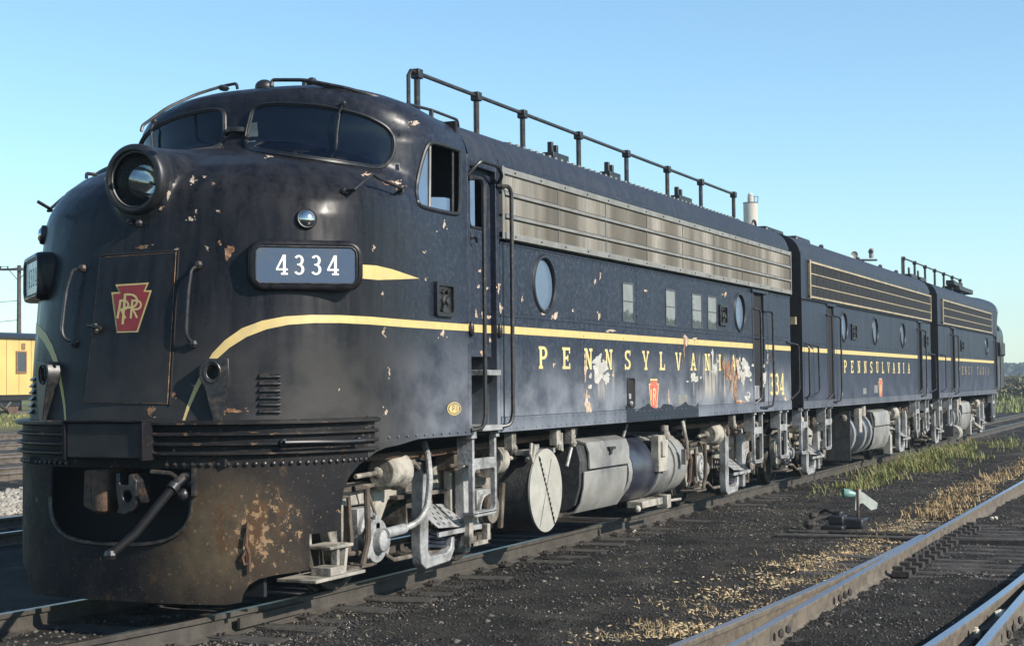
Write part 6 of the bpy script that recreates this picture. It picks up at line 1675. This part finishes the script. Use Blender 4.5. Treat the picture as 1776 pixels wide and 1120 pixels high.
# concrete stack
sp_ = atd(1302, 380, 260); st_ = thing('concrete_stack', 'pale concrete stack with a small turret rising beyond the locomotive roof', 'stack', (sp_[0], sp_[1], 0))
M['concrete'] = simple('pale_concrete', (.50, .45, .38), .85, 0, .08, .6, dirt=((.36, .33, .28), .4))
Z1 = atd(1302, 353, 260)[2]; px = 260 / 2692.
MB().cyl((sp_[0], sp_[1], -.5), (sp_[0], sp_[1], Z1), 12.3 * px, 28).build('shaft', M['concrete'], st_)
MB().cyl((sp_[0], sp_[1], Z1), (sp_[0], sp_[1], Z1 + .15), 12.9 * px, 28).build('cap_ring', M['polewood'], st_)
MB().cyl((sp_[0], sp_[1], Z1 + .15), (sp_[0], sp_[1], Z1 + 13 * px), 5 * px, 16).build('turret', M['concrete'], st_)
b = MB(); b.sphere((sp_[0], sp_[1], Z1 + 15.5 * px), 4.5 * px, 10, (1.1, 1, .7)); b.build('cowl', M['twhite'], st_)
b = MB(); a_ = np.array([sp_[0], sp_[1], 0]) + ax_ * 12 * px
b.cyl(a_ + np.array([0, 0, Z1]), a_ + np.array([0, 0, Z1 + 12 * px]) + ax_ * 1.5 * px, .07, 5); b.cyl(a_ + np.array([0, 0, Z1 + 12 * px]) + ax_ * 1.5 * px, a_ - ax_ * 7 * px + np.array([0, 0, Z1 + 12 * px]), .06, 5); b.cyl(a_ - ax_ * 5 * px + np.array([0, 0, Z1]), a_ - ax_ * 5 * px + np.array([0, 0, Z1 + 12 * px]), .06, 5)
b.build('railing', M['tankblue'], st_)
# far trees and bushes at the right
def leaf_cloud(name, c_, rad, n, size, mat, parent=None, seed=0):
    r = np.random.default_rng(seed); k = 9; cc = np.array(c_) + (r.random((k, 3)) - .5) * np.array(rad) * 1.3; ci = r.integers(0, k, n)
    d = r.normal(0, 1, (n, 3)); d /= np.linalg.norm(d, axis=1, keepdims=True)
    p = cc[ci] + d * (np.array(rad) * (.35 + .25 * r.random((n, 1)))); p[:, 2] = np.maximum(p[:, 2], c_[2] - rad[2])
    u = r.normal(0, 1, (n, 3)); u /= np.linalg.norm(u, axis=1, keepdims=True); v = np.cross(u, d); v /= np.linalg.norm(v, axis=1, keepdims=True) + 1e-9; s_ = size * (.5 + r.random((n, 1)))
    V_ = np.stack([p - u * s_, p + v * s_ * .7, p + u * s_, p - v * s_ * .7], 1); Fs = (np.arange(4)[None] + (np.arange(n) * 4)[:, None])
    return obj(name, np_mesh(name, V_.reshape(-1, 3), Fs), mat, parent, smooth=0)
M['leaf_far'] = leafmat('far_foliage', (.030, .045, .025), (.06, .08, .035)); M['leaf_b'] = leafmat('bush_foliage', (.10, .105, .05), (.20, .17, .09))
for i, (u, d, h, wd) in enumerate(((1752, 135, 1.0, 2.4), (1774, 128, 1.2, 2.4), (1790, 150, 1.5, 3), (1742, 170, 1.1, 2.4), (1766, 185, 1.6, 3.5))):
    p = atd(u, 660, d); zb = float(ground_z(p[0], p[1]))
    bt = thing('bush', ('low rounded bush right of the last locomotive, nearer', 'brownish bush at the right edge of the field', 'bush beyond the right edge', 'small bush just right of the last locomotive nose', 'broad bush behind the nearer ones in the field')[i], 'bush', (p[0], p[1], zb), 'bushes in the field')
    leaf_cloud('foliage', (p[0], p[1], zb + h * .45), (wd, wd, h * .8), 2600, .14, M['leaf_b'], bt, 60 + i)
    MB().cyl((p[0], p[1], zb - .1), (p[0], p[1], zb + h * .5), .08, 6, .04).build('stem', M['polewood'], bt)
tl = []
r = random.Random(9)
for i in range(46):
    u = 1728 + i * 3.2 + r.uniform(-2, 2); d = r.uniform(560, 700); h = (652 - r.uniform(626, 640) + (i * .12)) * d / 2692 + 1.0
    p = atd(u, 650, d); tl.append((p[0], p[1], h))
Vc = []; 
big = MB()
o_all = []
for i, (x, y, h) in enumerate(tl):
    o_all.append(((x, y, h * .5), (5.5, 5.5, h * .62)))
r = np.random.default_rng(3); VV = []; 
for (c_, rad) in o_all:
    n = 900; k = 8; cc = np.array(c_) + (r.random((k, 3)) - .5) * np.array(rad) * 1.2; ci = r.integers(0, k, n); d = r.normal(0, 1, (n, 3)); d /= np.linalg.norm(d, axis=1, keepdims=True)
    p = cc[ci] + d * np.array(rad) * .5; u = r.normal(0, 1, (n, 3)); u /= np.linalg.norm(u, axis=1, keepdims=True); v = np.cross(u, d); v /= np.linalg.norm(v, axis=1, keepdims=True) + 1e-9; s_ = .55 * (.5 + r.random((n, 1)))
    VV.append(np.stack([p - u * s_, p + v * s_, p + u * s_, p - v * s_], 1))
VV = np.concatenate(VV); o = obj('distant_wood', np_mesh('distant_wood', VV.reshape(-1, 3), np.arange(len(VV) * 4).reshape(-1, 4)), M['leaf_far'], None, smooth=0); o['kind'] = 'stuff'; o['label'] = 'far-off wood along the horizon at right'

# ------------------------------------------------------------------ air
hz = MB().box(-60, 900, -260, 420, -1.6, 42).build('haze', None, None, smooth=0); hz['kind'] = 'stuff'
hm = bpy.data.materials.new('haze_air'); hm.use_nodes = True; t_ = hm.node_tree; t_.nodes.clear(); ho = t_.nodes.new('ShaderNodeOutputMaterial'); hv = t_.nodes.new('ShaderNodeVolumePrincipled')
hv.inputs['Color'].default_value = (.74, .87, 1, 1); hv.inputs['Density'].default_value = .0006; hv.inputs['Anisotropy'].default_value = .2
t_.links.new(hv.outputs[0], ho.inputs['Volume']); hz.data.materials.append(hm)
